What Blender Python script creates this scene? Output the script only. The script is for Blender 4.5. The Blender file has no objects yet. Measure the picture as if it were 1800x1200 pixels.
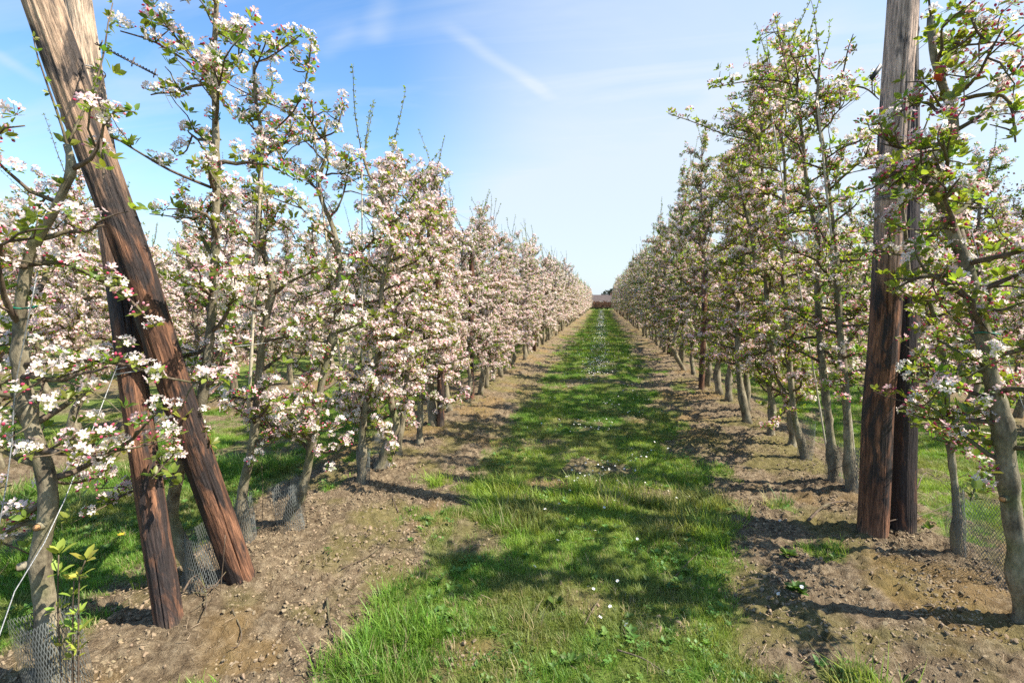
import bpy, math, random
import numpy as np
from mathutils import Vector, Matrix

SC = bpy.context.scene
COL = SC.collection
R_ = math.radians

# ------------------------------------------------------------------ camera
CAMH = 1.5
F_PX, IW, IH = 820.0, 1800.0, 1200.0
YAW, PITCH = R_(10.864), R_(5.087)
cam_data = bpy.data.cameras.new('camera')
cam = bpy.data.objects.new('camera', cam_data)
COL.objects.link(cam)
cam.location = (0, 0, CAMH)
cam.rotation_euler = (math.pi / 2 - PITCH, 0, YAW)
cam_data.sensor_width = 36.0
cam_data.lens = F_PX / IW * 36.0
cam_data.clip_start = 0.05
cam_data.clip_end = 3000
SC.camera = cam

# ------------------------------------------------------------------ sky, sun, exposure
SUN_EL, SUN_AZ = 49.0, 93.5           # azimuth clockwise from +Y (the row direction)
world = bpy.data.worlds.new('World'); SC.world = world
world.use_nodes = True
wn, wl = world.node_tree.nodes, world.node_tree.links
wn.clear()


def N(nodes, kind, **kw):
    n = nodes.new(kind)
    for k, v in kw.items():
        if k.startswith('in_'):
            key = k[3:]
            n.inputs[int(key) if key.isdigit() else key].default_value = v
        else:
            setattr(n, k, v)
    return n


def build_world():
    out = N(wn, 'ShaderNodeOutputWorld')
    bg = N(wn, 'ShaderNodeBackground'); bg.inputs['Strength'].default_value = 0.1005
    wl.new(bg.outputs[0], out.inputs[0])
    sky = N(wn, 'ShaderNodeTexSky', sky_type='NISHITA')
    sky.sun_disc = False
    sky.sun_elevation = R_(SUN_EL)
    sky.sun_rotation = R_(SUN_AZ)
    sky.air_density = 1.0; sky.dust_density = 0.7; sky.ozone_density = 1.0
    tc = N(wn, 'ShaderNodeTexCoord')
    sep = N(wn, 'ShaderNodeSeparateXYZ'); wl.new(tc.outputs['Generated'], sep.inputs[0])

    def m(op, a, b=None, c=None, clamp=False):
        n = N(wn, 'ShaderNodeMath', operation=op); n.use_clamp = clamp
        for i, v in enumerate((a, b, c)):
            if v is None: continue
            if isinstance(v, (int, float)): n.inputs[i].default_value = v
            else: wl.new(v, n.inputs[i])
        return n.outputs[0]
    x, y, z = sep.outputs
    zc = m('MAXIMUM', z, 0.02)
    u = m('DIVIDE', x, m('ADD', zc, 0.12)); v = m('DIVIDE', y, m('ADD', zc, 0.12))
    cmb = N(wn, 'ShaderNodeCombineXYZ'); wl.new(u, cmb.inputs[0]); wl.new(v, cmb.inputs[1])
    # thin cirrus: stretched, warped noise on the cloud plane
    mp = N(wn, 'ShaderNodeMapping'); wl.new(cmb.outputs[0], mp.inputs[0])
    mp.inputs['Rotation'].default_value = (0, 0, R_(38)); mp.inputs['Scale'].default_value = (0.35, 1.25, 1)
    n1 = N(wn, 'ShaderNodeTexNoise', in_Scale=1.6, in_Detail=6.0, in_Roughness=0.55, in_Distortion=0.9)
    wl.new(mp.outputs[0], n1.inputs['Vector'])
    cir = N(wn, 'ShaderNodeMapRange', in_1=0.48, in_2=0.78, in_3=0.0, in_4=0.52); wl.new(n1.outputs[0], cir.inputs[0])
    mpb = N(wn, 'ShaderNodeMapping'); wl.new(cmb.outputs[0], mpb.inputs[0])
    mpb.inputs['Rotation'].default_value = (0, 0, R_(-30)); mpb.inputs['Scale'].default_value = (0.5, 0.9, 1)
    mpb.inputs['Location'].default_value = (3.1, 0.4, 0)
    n2 = N(wn, 'ShaderNodeTexNoise', in_Scale=0.55, in_Detail=7.0, in_Roughness=0.5, in_Distortion=0.5)
    wl.new(mpb.outputs[0], n2.inputs['Vector'])

    # broad veil of thin high cloud ahead, right of the path: towards the sun side
    def lobe(d, lo, hi):
        dn = Vector(d).normalized()
        vm = N(wn, 'ShaderNodeVectorMath', operation='DOT_PRODUCT')
        nm = N(wn, 'ShaderNodeVectorMath', operation='NORMALIZE'); wl.new(tc.outputs['Generated'], nm.inputs[0])
        wl.new(nm.outputs[0], vm.inputs[0]); vm.inputs[1].default_value = dn
        r = N(wn, 'ShaderNodeMapRange', interpolation_type='SMOOTHSTEP', in_1=lo, in_2=hi, in_3=0.0, in_4=1.0)
        wl.new(vm.outputs['Value'], r.inputs[0]); return r.outputs[0]
    veil = lobe(tuple(ray(1260, 270)), 0.80, 0.985)
    veil2 = lobe((0.95, 0.40, 0.35), 0.55, 0.98)
    nn = N(wn, 'ShaderNodeMapRange', in_1=0.30, in_2=0.62, in_3=0.42, in_4=1.10); wl.new(n2.outputs[0], nn.inputs[0])
    vv = m('MULTIPLY', m('MAXIMUM', veil, m('MULTIPLY', veil2, 0.9)), nn.outputs[0])
    # pale horizon
    hz = N(wn, 'ShaderNodeMapRange', interpolation_type='SMOOTHSTEP', in_1=0.0, in_2=0.38, in_3=0.66, in_4=0.0)
    wl.new(z, hz.inputs[0])
    # old vapour trails: soft lines on the cloud plane
    wob = N(wn, 'ShaderNodeTexNoise', in_Scale=2.3, in_Detail=4.0); wl.new(cmb.outputs[0], wob.inputs['Vector'])

    def streak(p, q, w, amt):
        # p, q: points on the cloud plane; a soft band between them
        px, py = p; qx, qy = q
        L = math.hypot(qx - px, qy - py); tx, ty = (qx - px) / L, (qy - py) / L
        du = m('SUBTRACT', u, px); dv = m('SUBTRACT', v, py)
        t = m('ADD', m('MULTIPLY', du, tx), m('MULTIPLY', dv, ty))
        s = m('ADD', m('MULTIPLY', du, -ty), m('MULTIPLY', dv, tx))
        s = m('ADD', s, m('MULTIPLY', m('SUBTRACT', wob.outputs[0], 0.5), w * 1.6))
        a = N(wn, 'ShaderNodeMapRange', interpolation_type='SMOOTHSTEP', in_1=0.0, in_2=w, in_3=1.0, in_4=0.0)
        wl.new(m('ABSOLUTE', s), a.inputs[0])
        e = N(wn, 'ShaderNodeMapRange', interpolation_type='SMOOTHSTEP', in_1=L * 0.5, in_2=L * 0.25, in_3=0.0, in_4=1.0)
        wl.new(m('ABSOLUTE', m('SUBTRACT', t, L / 2)), e.inputs[0])
        br = N(wn, 'ShaderNodeMapRange', in_1=0.35, in_2=0.65, in_3=0.35, in_4=1.0); wl.new(n1.outputs[0], br.inputs[0])
        return m('MULTIPLY', m('MULTIPLY', m('MULTIPLY', a.outputs[0], e.outputs[0]), amt), br.outputs[0])

    def plane(px, py):
        d = ray(px, py); d = d / np.linalg.norm(d)
        k = max(d[2], 0.02) + 0.12
        return d[0] / k, d[1] / k
    st = [streak(plane(760, 30), plane(985, 185), 0.045, 0.42),
          streak(plane(660, 90), plane(690, -60), 0.06, 0.30),
          streak(plane(560, 110), plane(640, 40), 0.05, 0.25),
          streak(plane(-60, 60), plane(90, 160), 0.045, 0.42),
          streak(plane(1180, 230), plane(1560, -20), 0.10, 0.28)]
    tot = m('ADD', vv, m('ADD', cir.outputs[0], hz.outputs[0]))
    for s in st: tot = m('ADD', tot, s)
    tot = m('MULTIPLY', tot, 1.0, clamp=True)
    up = N(wn, 'ShaderNodeMapRange', in_1=-0.02, in_2=0.0, in_3=0.0, in_4=0.86); wl.new(z, up.inputs[0])
    tot = m('MULTIPLY', tot, up.outputs[0])
    mix = N(wn, 'ShaderNodeMix', data_type='RGBA')
    # richer blue body of the sky (film response), cloud white on top
    tint = N(wn, 'ShaderNodeMix', data_type='RGBA', blend_type='MULTIPLY'); tint.inputs[0].default_value = 1.0
    wl.new(sky.outputs[0], tint.inputs[6]); tint.inputs[7].default_value = (0.84, 1.14, 1.36, 1)
    wl.new(tot, mix.inputs[0]); wl.new(tint.outputs[2], mix.inputs[6])
    mix.inputs[7].default_value = (3.75, 4.15, 4.55, 1)
    wl.new(mix.outputs[2], bg.inputs['Color'])


_F = np.array([-math.sin(YAW) * math.cos(PITCH), math.cos(YAW) * math.cos(PITCH), -math.sin(PITCH)])
_R = np.array([math.cos(YAW), math.sin(YAW), 0.0]); _U = np.cross(_R, _F)


def ray(px, py):
    return _R * (px - IW / 2) / F_PX + _U * (IH / 2 - py) / F_PX + _F


def at(px, py, Y):
    """the point at world distance Y along the row that the photograph shows at pixel (px, py)"""
    d = ray(px, py); t = Y / d[1]
    return np.array([d[0] * t, Y, CAMH + d[2] * t])


def atd(px, py, depth):
    return ray(px, py) * depth + np.array([0, 0, CAMH])


def gnd(px, py):
    d = ray(px, py); t = -CAMH / d[2]
    return d[0] * t, d[1] * t


build_world()
sun_d = bpy.data.lights.new('sun', 'SUN'); sun_d.energy = 5.0; sun_d.angle = R_(0.53)
sun_d.color = (1.0, 0.93, 0.82)
sun = bpy.data.objects.new('sun', sun_d); COL.objects.link(sun)
_sd = Vector((math.sin(R_(SUN_AZ)) * math.cos(R_(SUN_EL)), math.cos(R_(SUN_AZ)) * math.cos(R_(SUN_EL)), math.sin(R_(SUN_EL))))
sun.rotation_euler = (-_sd).to_track_quat('-Z', 'Y').to_euler()
sun.location = (10, 0, 12)
SC.view_settings.view_transform = 'Standard'
SC.view_settings.look = 'None'
SC.view_settings.exposure = 1.16
SC.view_settings.gamma = 1.0
SC.view_settings.use_curve_mapping = False
cy = SC.cycles
cy.use_denoising = False
cy.max_bounces = 7; cy.diffuse_bounces = 4; cy.glossy_bounces = 2
cy.transmission_bounces = 4; cy.transparent_max_bounces = 8
cy.caustics_reflective = False; cy.caustics_refractive = False

# ------------------------------------------------------------------ small helpers
rng = np.random.default_rng(11)
TAU = 2 * math.pi


def hash2(ix, iy, seed):
    h = (ix.astype(np.int64) * 374761393 + iy.astype(np.int64) * 668265263 + seed * 1442695041) & 0xFFFFFFFF
    h = ((h ^ (h >> 13)) * 1274126177) & 0xFFFFFFFF
    h = h ^ (h >> 16)
    return (h & 0xFFFFFF) / float(0xFFFFFF)


def vnoise(x, y, seed=0):
    x = np.asarray(x, float); y = np.asarray(y, float)
    ix, iy = np.floor(x), np.floor(y); fx, fy = x - ix, y - iy
    fx = fx * fx * (3 - 2 * fx); fy = fy * fy * (3 - 2 * fy)
    a = hash2(ix, iy, seed); b = hash2(ix + 1, iy, seed); c = hash2(ix, iy + 1, seed); d = hash2(ix + 1, iy + 1, seed)
    return (a * (1 - fx) + b * fx) * (1 - fy) + (c * (1 - fx) + d * fx) * fy


def fbm(x, y, seed=0, oct=4, gain=0.5):
    s = 0; a = 1; t = 0
    for o in range(oct):
        s = s + a * vnoise(x * 2 ** o, y * 2 ** o, seed + o * 17); t += a; a *= gain
    return s / t


class MB:
    """collects vertices, faces and point colours; build() links them as one mesh object"""
    def __init__(self):
        self.v, self.f3, self.f4, self.c, self.m3, self.m4, self.n = [], [], [], [], [], [], 0

    def add(self, v, f3=None, f4=None, col=(1, 1, 1), mat=0):
        v = np.asarray(v, float).reshape(-1, 3)
        c = np.asarray(col, float)
        if c.ndim == 1: c = np.tile(c[:3], (len(v), 1))
        self.v.append(v); self.c.append(c)
        if f3 is not None and len(f3):
            f3 = np.asarray(f3, int).reshape(-1, 3)
            self.f3.append(f3 + self.n)
            self.m3.append(np.broadcast_to(np.asarray(mat), (len(f3),)) if np.ndim(mat) == 0 else np.asarray(mat)[:len(f3)])
        if f4 is not None and len(f4):
            f4 = np.asarray(f4, int).reshape(-1, 4)
            self.f4.append(f4 + self.n); self.m4.append(np.full(len(f4), mat if np.ndim(mat) == 0 else 0))
        self.n += len(v)

    def arrays(self):
        V = np.concatenate(self.v); C = np.concatenate(self.c)
        f3 = np.concatenate(self.f3) if self.f3 else np.zeros((0, 3), int)
        f4 = np.concatenate(self.f4) if self.f4 else np.zeros((0, 4), int)
        m3 = np.concatenate(self.m3) if self.m3 else np.zeros(0, int)
        m4 = np.concatenate(self.m4) if self.m4 else np.zeros(0, int)
        return V, C, f3, f4, m3, m4

    def mesh(self, name, mats, smooth=True):
        V, C, f3, f4, m3, m4 = self.arrays()
        me = bpy.data.meshes.new(name)
        me.vertices.add(len(V)); me.vertices.foreach_set('co', V.astype(np.float32).ravel())
        nl = len(f3) * 3 + len(f4) * 4
        me.loops.add(nl)
        me.loops.foreach_set('vertex_index', np.concatenate([f3.ravel(), f4.ravel()]).astype(np.int32))
        me.polygons.add(len(f3) + len(f4))
        starts = np.concatenate([np.arange(len(f3)) * 3, len(f3) * 3 + np.arange(len(f4)) * 4]).astype(np.int32)
        me.polygons.foreach_set('loop_start', starts)
        me.polygons.foreach_set('material_index', np.concatenate([m3, m4]).astype(np.int32))
        me.polygons.foreach_set('use_smooth', np.full(len(f3) + len(f4), smooth))
        at_ = me.color_attributes.new('col', 'FLOAT_COLOR', 'POINT')
        at_.data.foreach_set('color', np.concatenate([C, np.ones((len(C), 1))], 1).astype(np.float32).ravel())
        for m_ in (mats if isinstance(mats, (list, tuple)) else [mats]): me.materials.append(m_)
        me.update(calc_edges=True)
        return me

    def build(self, name, mats, parent=None, smooth=True, origin=None):
        if origin is not None: self.v = [a - np.asarray(origin) for a in self.v]
        return link(name, self.mesh(name, mats, smooth), parent)


def link(name, data, parent=None, loc=None):
    o = bpy.data.objects.new(name, data); COL.objects.link(o)
    if parent is not None: o.parent = parent
    if loc is not None: o.location = loc
    return o


def tag(o, label=None, cat=None, group=None, kind=None):
    if label: o['label'] = label
    if cat: o['category'] = cat
    if group: o['group'] = group
    if kind: o['kind'] = kind
    return o


def empty(name, loc, label, cat, group=None):
    o = link(name, None, None, tuple(float(a) for a in loc)); o.empty_display_size = 0.1
    return tag(o, label, cat, group)


def resample(P, n):
    P = np.asarray(P, float); d = np.r_[0, np.cumsum(np.linalg.norm(np.diff(P, axis=0), axis=1))]
    t = np.linspace(0, d[-1], n)
    return np.stack([np.interp(t, d, P[:, k]) for k in range(3)], 1)


def smooth_path(P, n):
    """Catmull-Rom through P, then evenly resampled"""
    P = np.asarray(P, float)
    if len(P) < 3: return resample(P, n)
    Q = np.vstack([2 * P[0] - P[1], P, 2 * P[-1] - P[-2]]); out = []
    for i in range(1, len(Q) - 2):
        p0, p1, p2, p3 = Q[i - 1:i + 3]
        for t in np.linspace(0, 1, 8, endpoint=False):
            out.append(0.5 * ((2 * p1) + (-p0 + p2) * t + (2 * p0 - 5 * p1 + 4 * p2 - p3) * t * t + (-p0 + 3 * p1 - 3 * p2 + p3) * t ** 3))
    out.append(P[-1])
    return resample(out, n)


def tube(mb, P, rad, sides=6, col=(1, 1, 1), mat=0, rough=0.0, cap=True, seed=0):
    P = np.asarray(P, float); n = len(P)
    rad = np.broadcast_to(np.asarray(rad, float), (n,))
    T = np.gradient(P, axis=0); T /= np.linalg.norm(T, axis=1)[:, None] + 1e-9
    a = np.array([1.0, 0, 0]) if abs(T[0][0]) < 0.8 else np.array([0, 1.0, 0])
    Us = []
    u = a - T[0] * a.dot(T[0]); u /= np.linalg.norm(u)
    for i in range(n):
        u = u - T[i] * u.dot(T[i]); u /= np.linalg.norm(u) + 1e-9; Us.append(u)
    Us = np.array(Us); Vs = np.cross(T, Us)
    th = np.arange(sides) * TAU / sides
    rr = rad[:, None] * np.ones((1, sides))
    if rough:
        g = np.random.default_rng(seed)
        low = g.normal(size=(n, sides)); low = (low + np.roll(low, 1, 1) + np.roll(low, -1, 1)) / 2.2
        rr = rr * (1 + rough * low)
    V = P[:, None] + rr[..., None] * (np.cos(th)[None, :, None] * Us[:, None] + np.sin(th)[None, :, None] * Vs[:, None])
    V = V.reshape(-1, 3)
    i = np.arange(n - 1)[:, None] * sides; j = np.arange(sides)[None]; k = (j + 1) % sides
    f4 = np.stack([i + j, i + k, i + sides + k, i + sides + j], -1).reshape(-1, 4)
    c = np.asarray(col, float)
    if c.ndim == 2: c = np.repeat(c, sides, 0)
    f3 = None
    if cap:
        V = np.vstack([V, P[-1] + T[-1] * rad[-1] * 0.3, P[0] - T[0] * rad[0] * 0.3]); b = (n - 1) * sides
        if c.ndim == 2: c = np.vstack([c, c[-1], c[0]])
        jj = np.arange(sides); kk = (jj + 1) % sides
        f3 = np.vstack([np.stack([b + jj, b + kk, np.full(sides, n * sides)], 1),
                        np.stack([kk, jj, np.full(sides, n * sides + 1)], 1)])
    mb.add(V, f3, f4, c, mat)


def box(mb, a, b, col=(1, 1, 1), mat=0):
    x0, y0, z0 = a; x1, y1, z1 = b
    V = [(x0, y0, z0), (x1, y0, z0), (x1, y1, z0), (x0, y1, z0), (x0, y0, z1), (x1, y0, z1), (x1, y1, z1), (x0, y1, z1)]
    mb.add(V, None, [(0, 3, 2, 1), (4, 5, 6, 7), (0, 1, 5, 4), (1, 2, 6, 5), (2, 3, 7, 6), (3, 0, 4, 7)], col, mat)


# ------------------------------------------------------------------ materials
def new_mat(name):
    m = bpy.data.materials.new(name); m.use_nodes = True
    nt = m.node_tree; nt.nodes.clear()
    return m, nt.nodes, nt.links


def leaf_mat(name, trans, rough, spec, attr='GEOMETRY', vary=0.25, hue=0.03, tcol=(1, 1, 1)):
    m, n, l = new_mat(name)
    out = N(n, 'ShaderNodeOutputMaterial')
    a = N(n, 'ShaderNodeAttribute', attribute_name='col', attribute_type=attr)
    oi = N(n, 'ShaderNodeObjectInfo')
    hs = N(n, 'ShaderNodeHueSaturation'); l.new(a.outputs['Color'], hs.inputs['Color'])
    r1 = N(n, 'ShaderNodeMapRange', in_3=1 - vary, in_4=1 + vary * 0.6); l.new(oi.outputs['Random'], r1.inputs[0]); l.new(r1.outputs[0], hs.inputs['Value'])
    r2 = N(n, 'ShaderNodeMapRange', in_3=0.5 - hue, in_4=0.5 + hue)
    w = N(n, 'ShaderNodeTexWhiteNoise', noise_dimensions='1D'); l.new(oi.outputs['Random'], w.inputs['W']); l.new(w.outputs[0], r2.inputs[0]); l.new(r2.outputs[0], hs.inputs['Hue'])
    p = N(n, 'ShaderNodeBsdfPrincipled'); l.new(hs.outputs[0], p.inputs['Base Color'])
    p.inputs['Roughness'].default_value = rough; p.inputs['Specular IOR Level'].default_value = spec
    t = N(n, 'ShaderNodeBsdfTranslucent')
    tm = N(n, 'ShaderNodeMix', data_type='RGBA', blend_type='MULTIPLY'); tm.inputs[0].default_value = 1
    l.new(hs.outputs[0], tm.inputs[6]); tm.inputs[7].default_value = (*tcol, 1); l.new(tm.outputs[2], t.inputs[0])
    mx = N(n, 'ShaderNodeMixShader'); mx.inputs[0].default_value = trans
    l.new(p.outputs[0], mx.inputs[1]); l.new(t.outputs[0], mx.inputs[2]); l.new(mx.outputs[0], out.inputs[0])
    return m


M_LEAF = leaf_mat('apple_leaf', 0.45, 0.42, 0.45, vary=0.25, tcol=(1.5, 1.7, 0.6))
M_PETAL = leaf_mat('petal', 0.46, 0.7, 0.15, vary=0.06, hue=0.004)
M_GRASS = leaf_mat('grass_blade', 0.35, 0.5, 0.35, attr='INSTANCER', vary=0.3, hue=0.02, tcol=(1.25, 1.4, 0.7))


def bark_mat(name, c1, c2, c3, scale=18, bump=0.5, moss=(0.13, 0.15, 0.05)):
    m, n, l = new_mat(name)
    out = N(n, 'ShaderNodeOutputMaterial'); p = N(n, 'ShaderNodeBsdfPrincipled'); l.new(p.outputs[0], out.inputs[0])
    tc = N(n, 'ShaderNodeTexCoord')
    mp = N(n, 'ShaderNodeMapping'); mp.inputs['Scale'].default_value = (1, 1, 0.45); l.new(tc.outputs['Object'], mp.inputs[0])
    n1 = N(n, 'ShaderNodeTexNoise', in_Scale=scale, in_Detail=7.0, in_Roughness=0.65); l.new(mp.outputs[0], n1.inputs['Vector'])
    n2 = N(n, 'ShaderNodeTexNoise', in_Scale=scale * 5, in_Detail=5.0, in_Roughness=0.7); l.new(mp.outputs[0], n2.inputs['Vector'])
    n3 = N(n, 'ShaderNodeTexNoise', in_Scale=5.0, in_Detail=4.0); l.new(tc.outputs['Object'], n3.inputs['Vector'])
    cr = N(n, 'ShaderNodeValToRGB'); l.new(n1.outputs[0], cr.inputs[0])
    e = cr.color_ramp.elements; e[0].position = 0.33; e[0].color = (*c1, 1); e[1].position = 0.68; e[1].color = (*c3, 1)
    k = e.new(0.5); k.color = (*c2, 1)
    mx = N(n, 'ShaderNodeMix', data_type='RGBA'); l.new(cr.outputs[0], mx.inputs[6]); mx.inputs[7].default_value = (*moss, 1)
    r = N(n, 'ShaderNodeMapRange', in_1=0.5, in_2=0.72, in_3=0.0, in_4=0.75); l.new(n3.outputs[0], r.inputs[0]); l.new(r.outputs[0], mx.inputs[0])
    m2 = N(n, 'ShaderNodeMix', data_type='RGBA', blend_type='MULTIPLY'); m2.inputs[0].default_value = 1
    a = N(n, 'ShaderNodeAttribute', attribute_name='col'); l.new(mx.outputs[2], m2.inputs[6]); l.new(a.outputs['Color'], m2.inputs[7])
    r3 = N(n, 'ShaderNodeMapRange', in_1=0.3, in_2=0.7, in_3=0.6, in_4=1.25); l.new(n2.outputs[0], r3.inputs[0])
    m3 = N(n, 'ShaderNodeVectorMath', operation='SCALE'); l.new(m2.outputs[2], m3.inputs[0]); l.new(r3.outputs[0], m3.inputs['Scale'])
    l.new(m3.outputs[0], p.inputs['Base Color'])
    p.inputs['Roughness'].default_value = 0.85; p.inputs['Specular IOR Level'].default_value = 0.25
    b = N(n, 'ShaderNodeBump', in_Strength=bump, in_Distance=0.006)
    s = N(n, 'ShaderNodeMath', operation='ADD'); l.new(n1.outputs[0], s.inputs[0]); l.new(n2.outputs[0], s.inputs[1]); l.new(s.outputs[0], b.inputs['Height'])
    l.new(b.outputs[0], p.inputs['Normal'])
    return m


M_BARK = bark_mat('apple_bark', (0.075, 0.058, 0.040), (0.215, 0.180, 0.120), (0.34, 0.295, 0.205), bump=0.8)
M_TWIG = bark_mat('twig_bark', (0.065, 0.042, 0.030), (0.12, 0.085, 0.058), (0.20, 0.155, 0.11), scale=40, bump=0.3)


def flat_mat(name, col, rough=0.6, metal=0.0, spec=0.4, nscale=None, namp=0.3):
    m, n, l = new_mat(name)
    out = N(n, 'ShaderNodeOutputMaterial'); p = N(n, 'ShaderNodeBsdfPrincipled'); l.new(p.outputs[0], out.inputs[0])
    p.inputs['Roughness'].default_value = rough; p.inputs['Metallic'].default_value = metal; p.inputs['Specular IOR Level'].default_value = spec
    if nscale:
        tc = N(n, 'ShaderNodeTexCoord'); t = N(n, 'ShaderNodeTexNoise', in_Scale=nscale, in_Detail=6.0, in_Roughness=0.6); l.new(tc.outputs['Object'], t.inputs['Vector'])
        r = N(n, 'ShaderNodeMapRange', in_1=0.25, in_2=0.75, in_3=1 - namp, in_4=1 + namp); l.new(t.outputs[0], r.inputs[0])
        s = N(n, 'ShaderNodeVectorMath', operation='SCALE'); s.inputs[0].default_value = col; l.new(r.outputs[0], s.inputs['Scale']); l.new(s.outputs[0], p.inputs['Base Color'])
        b = N(n, 'ShaderNodeBump', in_Strength=0.4, in_Distance=0.01); l.new(t.outputs[0], b.inputs['Height']); l.new(b.outputs[0], p.inputs['Normal'])
    else:
        p.inputs['Base Color'].default_value = (*col, 1)
    return m


M_WIRE = flat_mat('galvanised_wire', (0.30, 0.30, 0.29), 0.5, 0.6, nscale=60)
M_RUSTWIRE = flat_mat('old_wire', (0.12, 0.10, 0.09), 0.6, 0.5, nscale=60)
M_GUARD = flat_mat('grey_netting', (0.15, 0.16, 0.15), 0.55, 0.2)
M_CANE = flat_mat('bamboo_cane', (0.46, 0.40, 0.29), 0.6, nscale=30, namp=0.2)
M_TIE = flat_mat('green_tie', (0.01, 0.16, 0.10), 0.5)
M_CUT = flat_mat('pruning_cut', (0.42, 0.22, 0.09), 0.7, nscale=90, namp=0.25)
M_SOILLUMP = None


def wood_mat(name, seed, pale_from, pale_to, pale, dark):
    """old creosoted post: red-brown and black below, bleached towards the weathered top"""
    m, n, l = new_mat(name)
    out = N(n, 'ShaderNodeOutputMaterial'); p = N(n, 'ShaderNodeBsdfPrincipled'); l.new(p.outputs[0], out.inputs[0])
    a = N(n, 'ShaderNodeAttribute', attribute_name='uvl')      # (angle part, along the post in metres)
    mp = N(n, 'ShaderNodeMapping'); mp.inputs['Scale'].default_value = (1, 1, 0.09); mp.inputs['Location'].default_value = (seed, seed * 0.7, 0)
    l.new(a.outputs['Vector'], mp.inputs[0])
    fine = N(n, 'ShaderNodeTexNoise', in_Scale=150.0, in_Detail=5.0, in_Roughness=0.65); l.new(mp.outputs[0], fine.inputs['Vector'])
    mid = N(n, 'ShaderNodeTexNoise', in_Scale=38.0, in_Detail=6.0, in_Roughness=0.6, in_Distortion=0.6); l.new(mp.outputs[0], mid.inputs['Vector'])
    mpb = N(n, 'ShaderNodeMapping'); mpb.inputs['Scale'].default_value = (1, 1, 0.28); mpb.inputs['Location'].default_value = (seed * 2, 0, seed)
    l.new(a.outputs['Vector'], mpb.inputs[0])
    blot = N(n, 'ShaderNodeTexNoise', in_Scale=12.0, in_Detail=6.0, in_Roughness=0.62, in_Distortion=0.8); l.new(mpb.outputs[0], blot.inputs['Vector'])
    sp = N(n, 'ShaderNodeSeparateXYZ'); l.new(a.outputs['Vector'], sp.inputs[0])
    h = N(n, 'ShaderNodeMapRange', in_1=pale_from, in_2=pale_to, in_3=0.0, in_4=1.0); l.new(sp.outputs[2], h.inputs[0])
    red = N(n, 'ShaderNodeValToRGB'); l.new(mid.outputs[0], red.inputs[0])
    e = red.color_ramp.elements; e[0].position = 0.32; e[0].color = (0.030, 0.017, 0.013, 1); e[1].position = 0.70; e[1].color = (0.35, 0.165, 0.088, 1)
    k = e.new(0.5); k.color = (0.160, 0.075, 0.042, 1)
    pl = N(n, 'ShaderNodeValToRGB'); l.new(mid.outputs[0], pl.inputs[0])
    e = pl.color_ramp.elements; e[0].position = 0.30; e[0].color = (*[c * 0.42 for c in pale], 1); e[1].position = 0.62; e[1].color = (*pale, 1)
    mx = N(n, 'ShaderNodeMix', data_type='RGBA'); l.new(h.outputs[0], mx.inputs[0]); l.new(red.outputs[0], mx.inputs[6]); l.new(pl.outputs[0], mx.inputs[7])
    # tar blotches
    bl = N(n, 'ShaderNodeMath', operation='SUBTRACT'); l.new(blot.outputs[0], bl.inputs[0])
    bh = N(n, 'ShaderNodeMapRange', in_1=0.0, in_2=1.0, in_3=min(0.0, dark), in_4=dark); l.new(h.outputs[0], bh.inputs[0]); l.new(bh.outputs[0], bl.inputs[1])
    br = N(n, 'ShaderNodeMapRange', in_1=0.465, in_2=0.56, in_3=0.0, in_4=0.90); l.new(bl.outputs[0], br.inputs[0])
    m2 = N(n, 'ShaderNodeMix', data_type='RGBA'); l.new(br.outputs[0], m2.inputs[0]); l.new(mx.outputs[2], m2.inputs[6]); m2.inputs[7].default_value = (0.022, 0.020, 0.021, 1)
    # soil splash at the foot
    ft = N(n, 'ShaderNodeMapRange', in_1=0.02, in_2=0.25, in_3=1.5, in_4=0.0); ft.clamp = True; l.new(sp.outputs[2], ft.inputs[0])
    ft2 = N(n, 'ShaderNodeMath', operation='MULTIPLY'); l.new(ft.outputs[0], ft2.inputs[0]); l.new(blot.outputs[0], ft2.inputs[1])
    m4 = N(n, 'ShaderNodeMix', data_type='RGBA'); l.new(ft2.outputs[0], m4.inputs[0]); l.new(m2.outputs[2], m4.inputs[6]); m4.inputs[7].default_value = (0.24, 0.19, 0.13, 1)
    fr = N(n, 'ShaderNodeMapRange', in_1=0.32, in_2=0.66, in_3=0.42, in_4=1.32); l.new(fine.outputs[0], fr.inputs[0])
    m3 = N(n, 'ShaderNodeVectorMath', operation='SCALE'); l.new(m4.outputs[2], m3.inputs[0]); l.new(fr.outputs[0], m3.inputs['Scale'])
    l.new(m3.outputs[0], p.inputs['Base Color'])
    rr = N(n, 'ShaderNodeMapRange', in_3=0.85, in_4=0.6); l.new(br.outputs[0], rr.inputs[0]); l.new(rr.outputs[0], p.inputs['Roughness'])
    p.inputs['Specular IOR Level'].default_value = 0.35
    b = N(n, 'ShaderNodeBump', in_Strength=1.0, in_Distance=0.008)
    s = N(n, 'ShaderNodeMath', operation='ADD'); l.new(mid.outputs[0], s.inputs[0]); l.new(fine.outputs[0], s.inputs[1]); l.new(s.outputs[0], b.inputs['Height'])
    l.new(b.outputs[0], p.inputs['Normal'])
    return m


# ------------------------------------------------------------------ the ground
ROW_L, ROW_R = -1.87, 1.80
ROWS = [-15.0, -11.7, -8.42, -5.13, ROW_L, ROW_R, 5.08, 8.35, 11.6, 14.9]
AISLES = [(ROWS[i] + ROWS[i + 1]) / 2 for i in range(len(ROWS) - 1)] + [-16.7, 16.5]
ROW_END = 70.0


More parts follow.
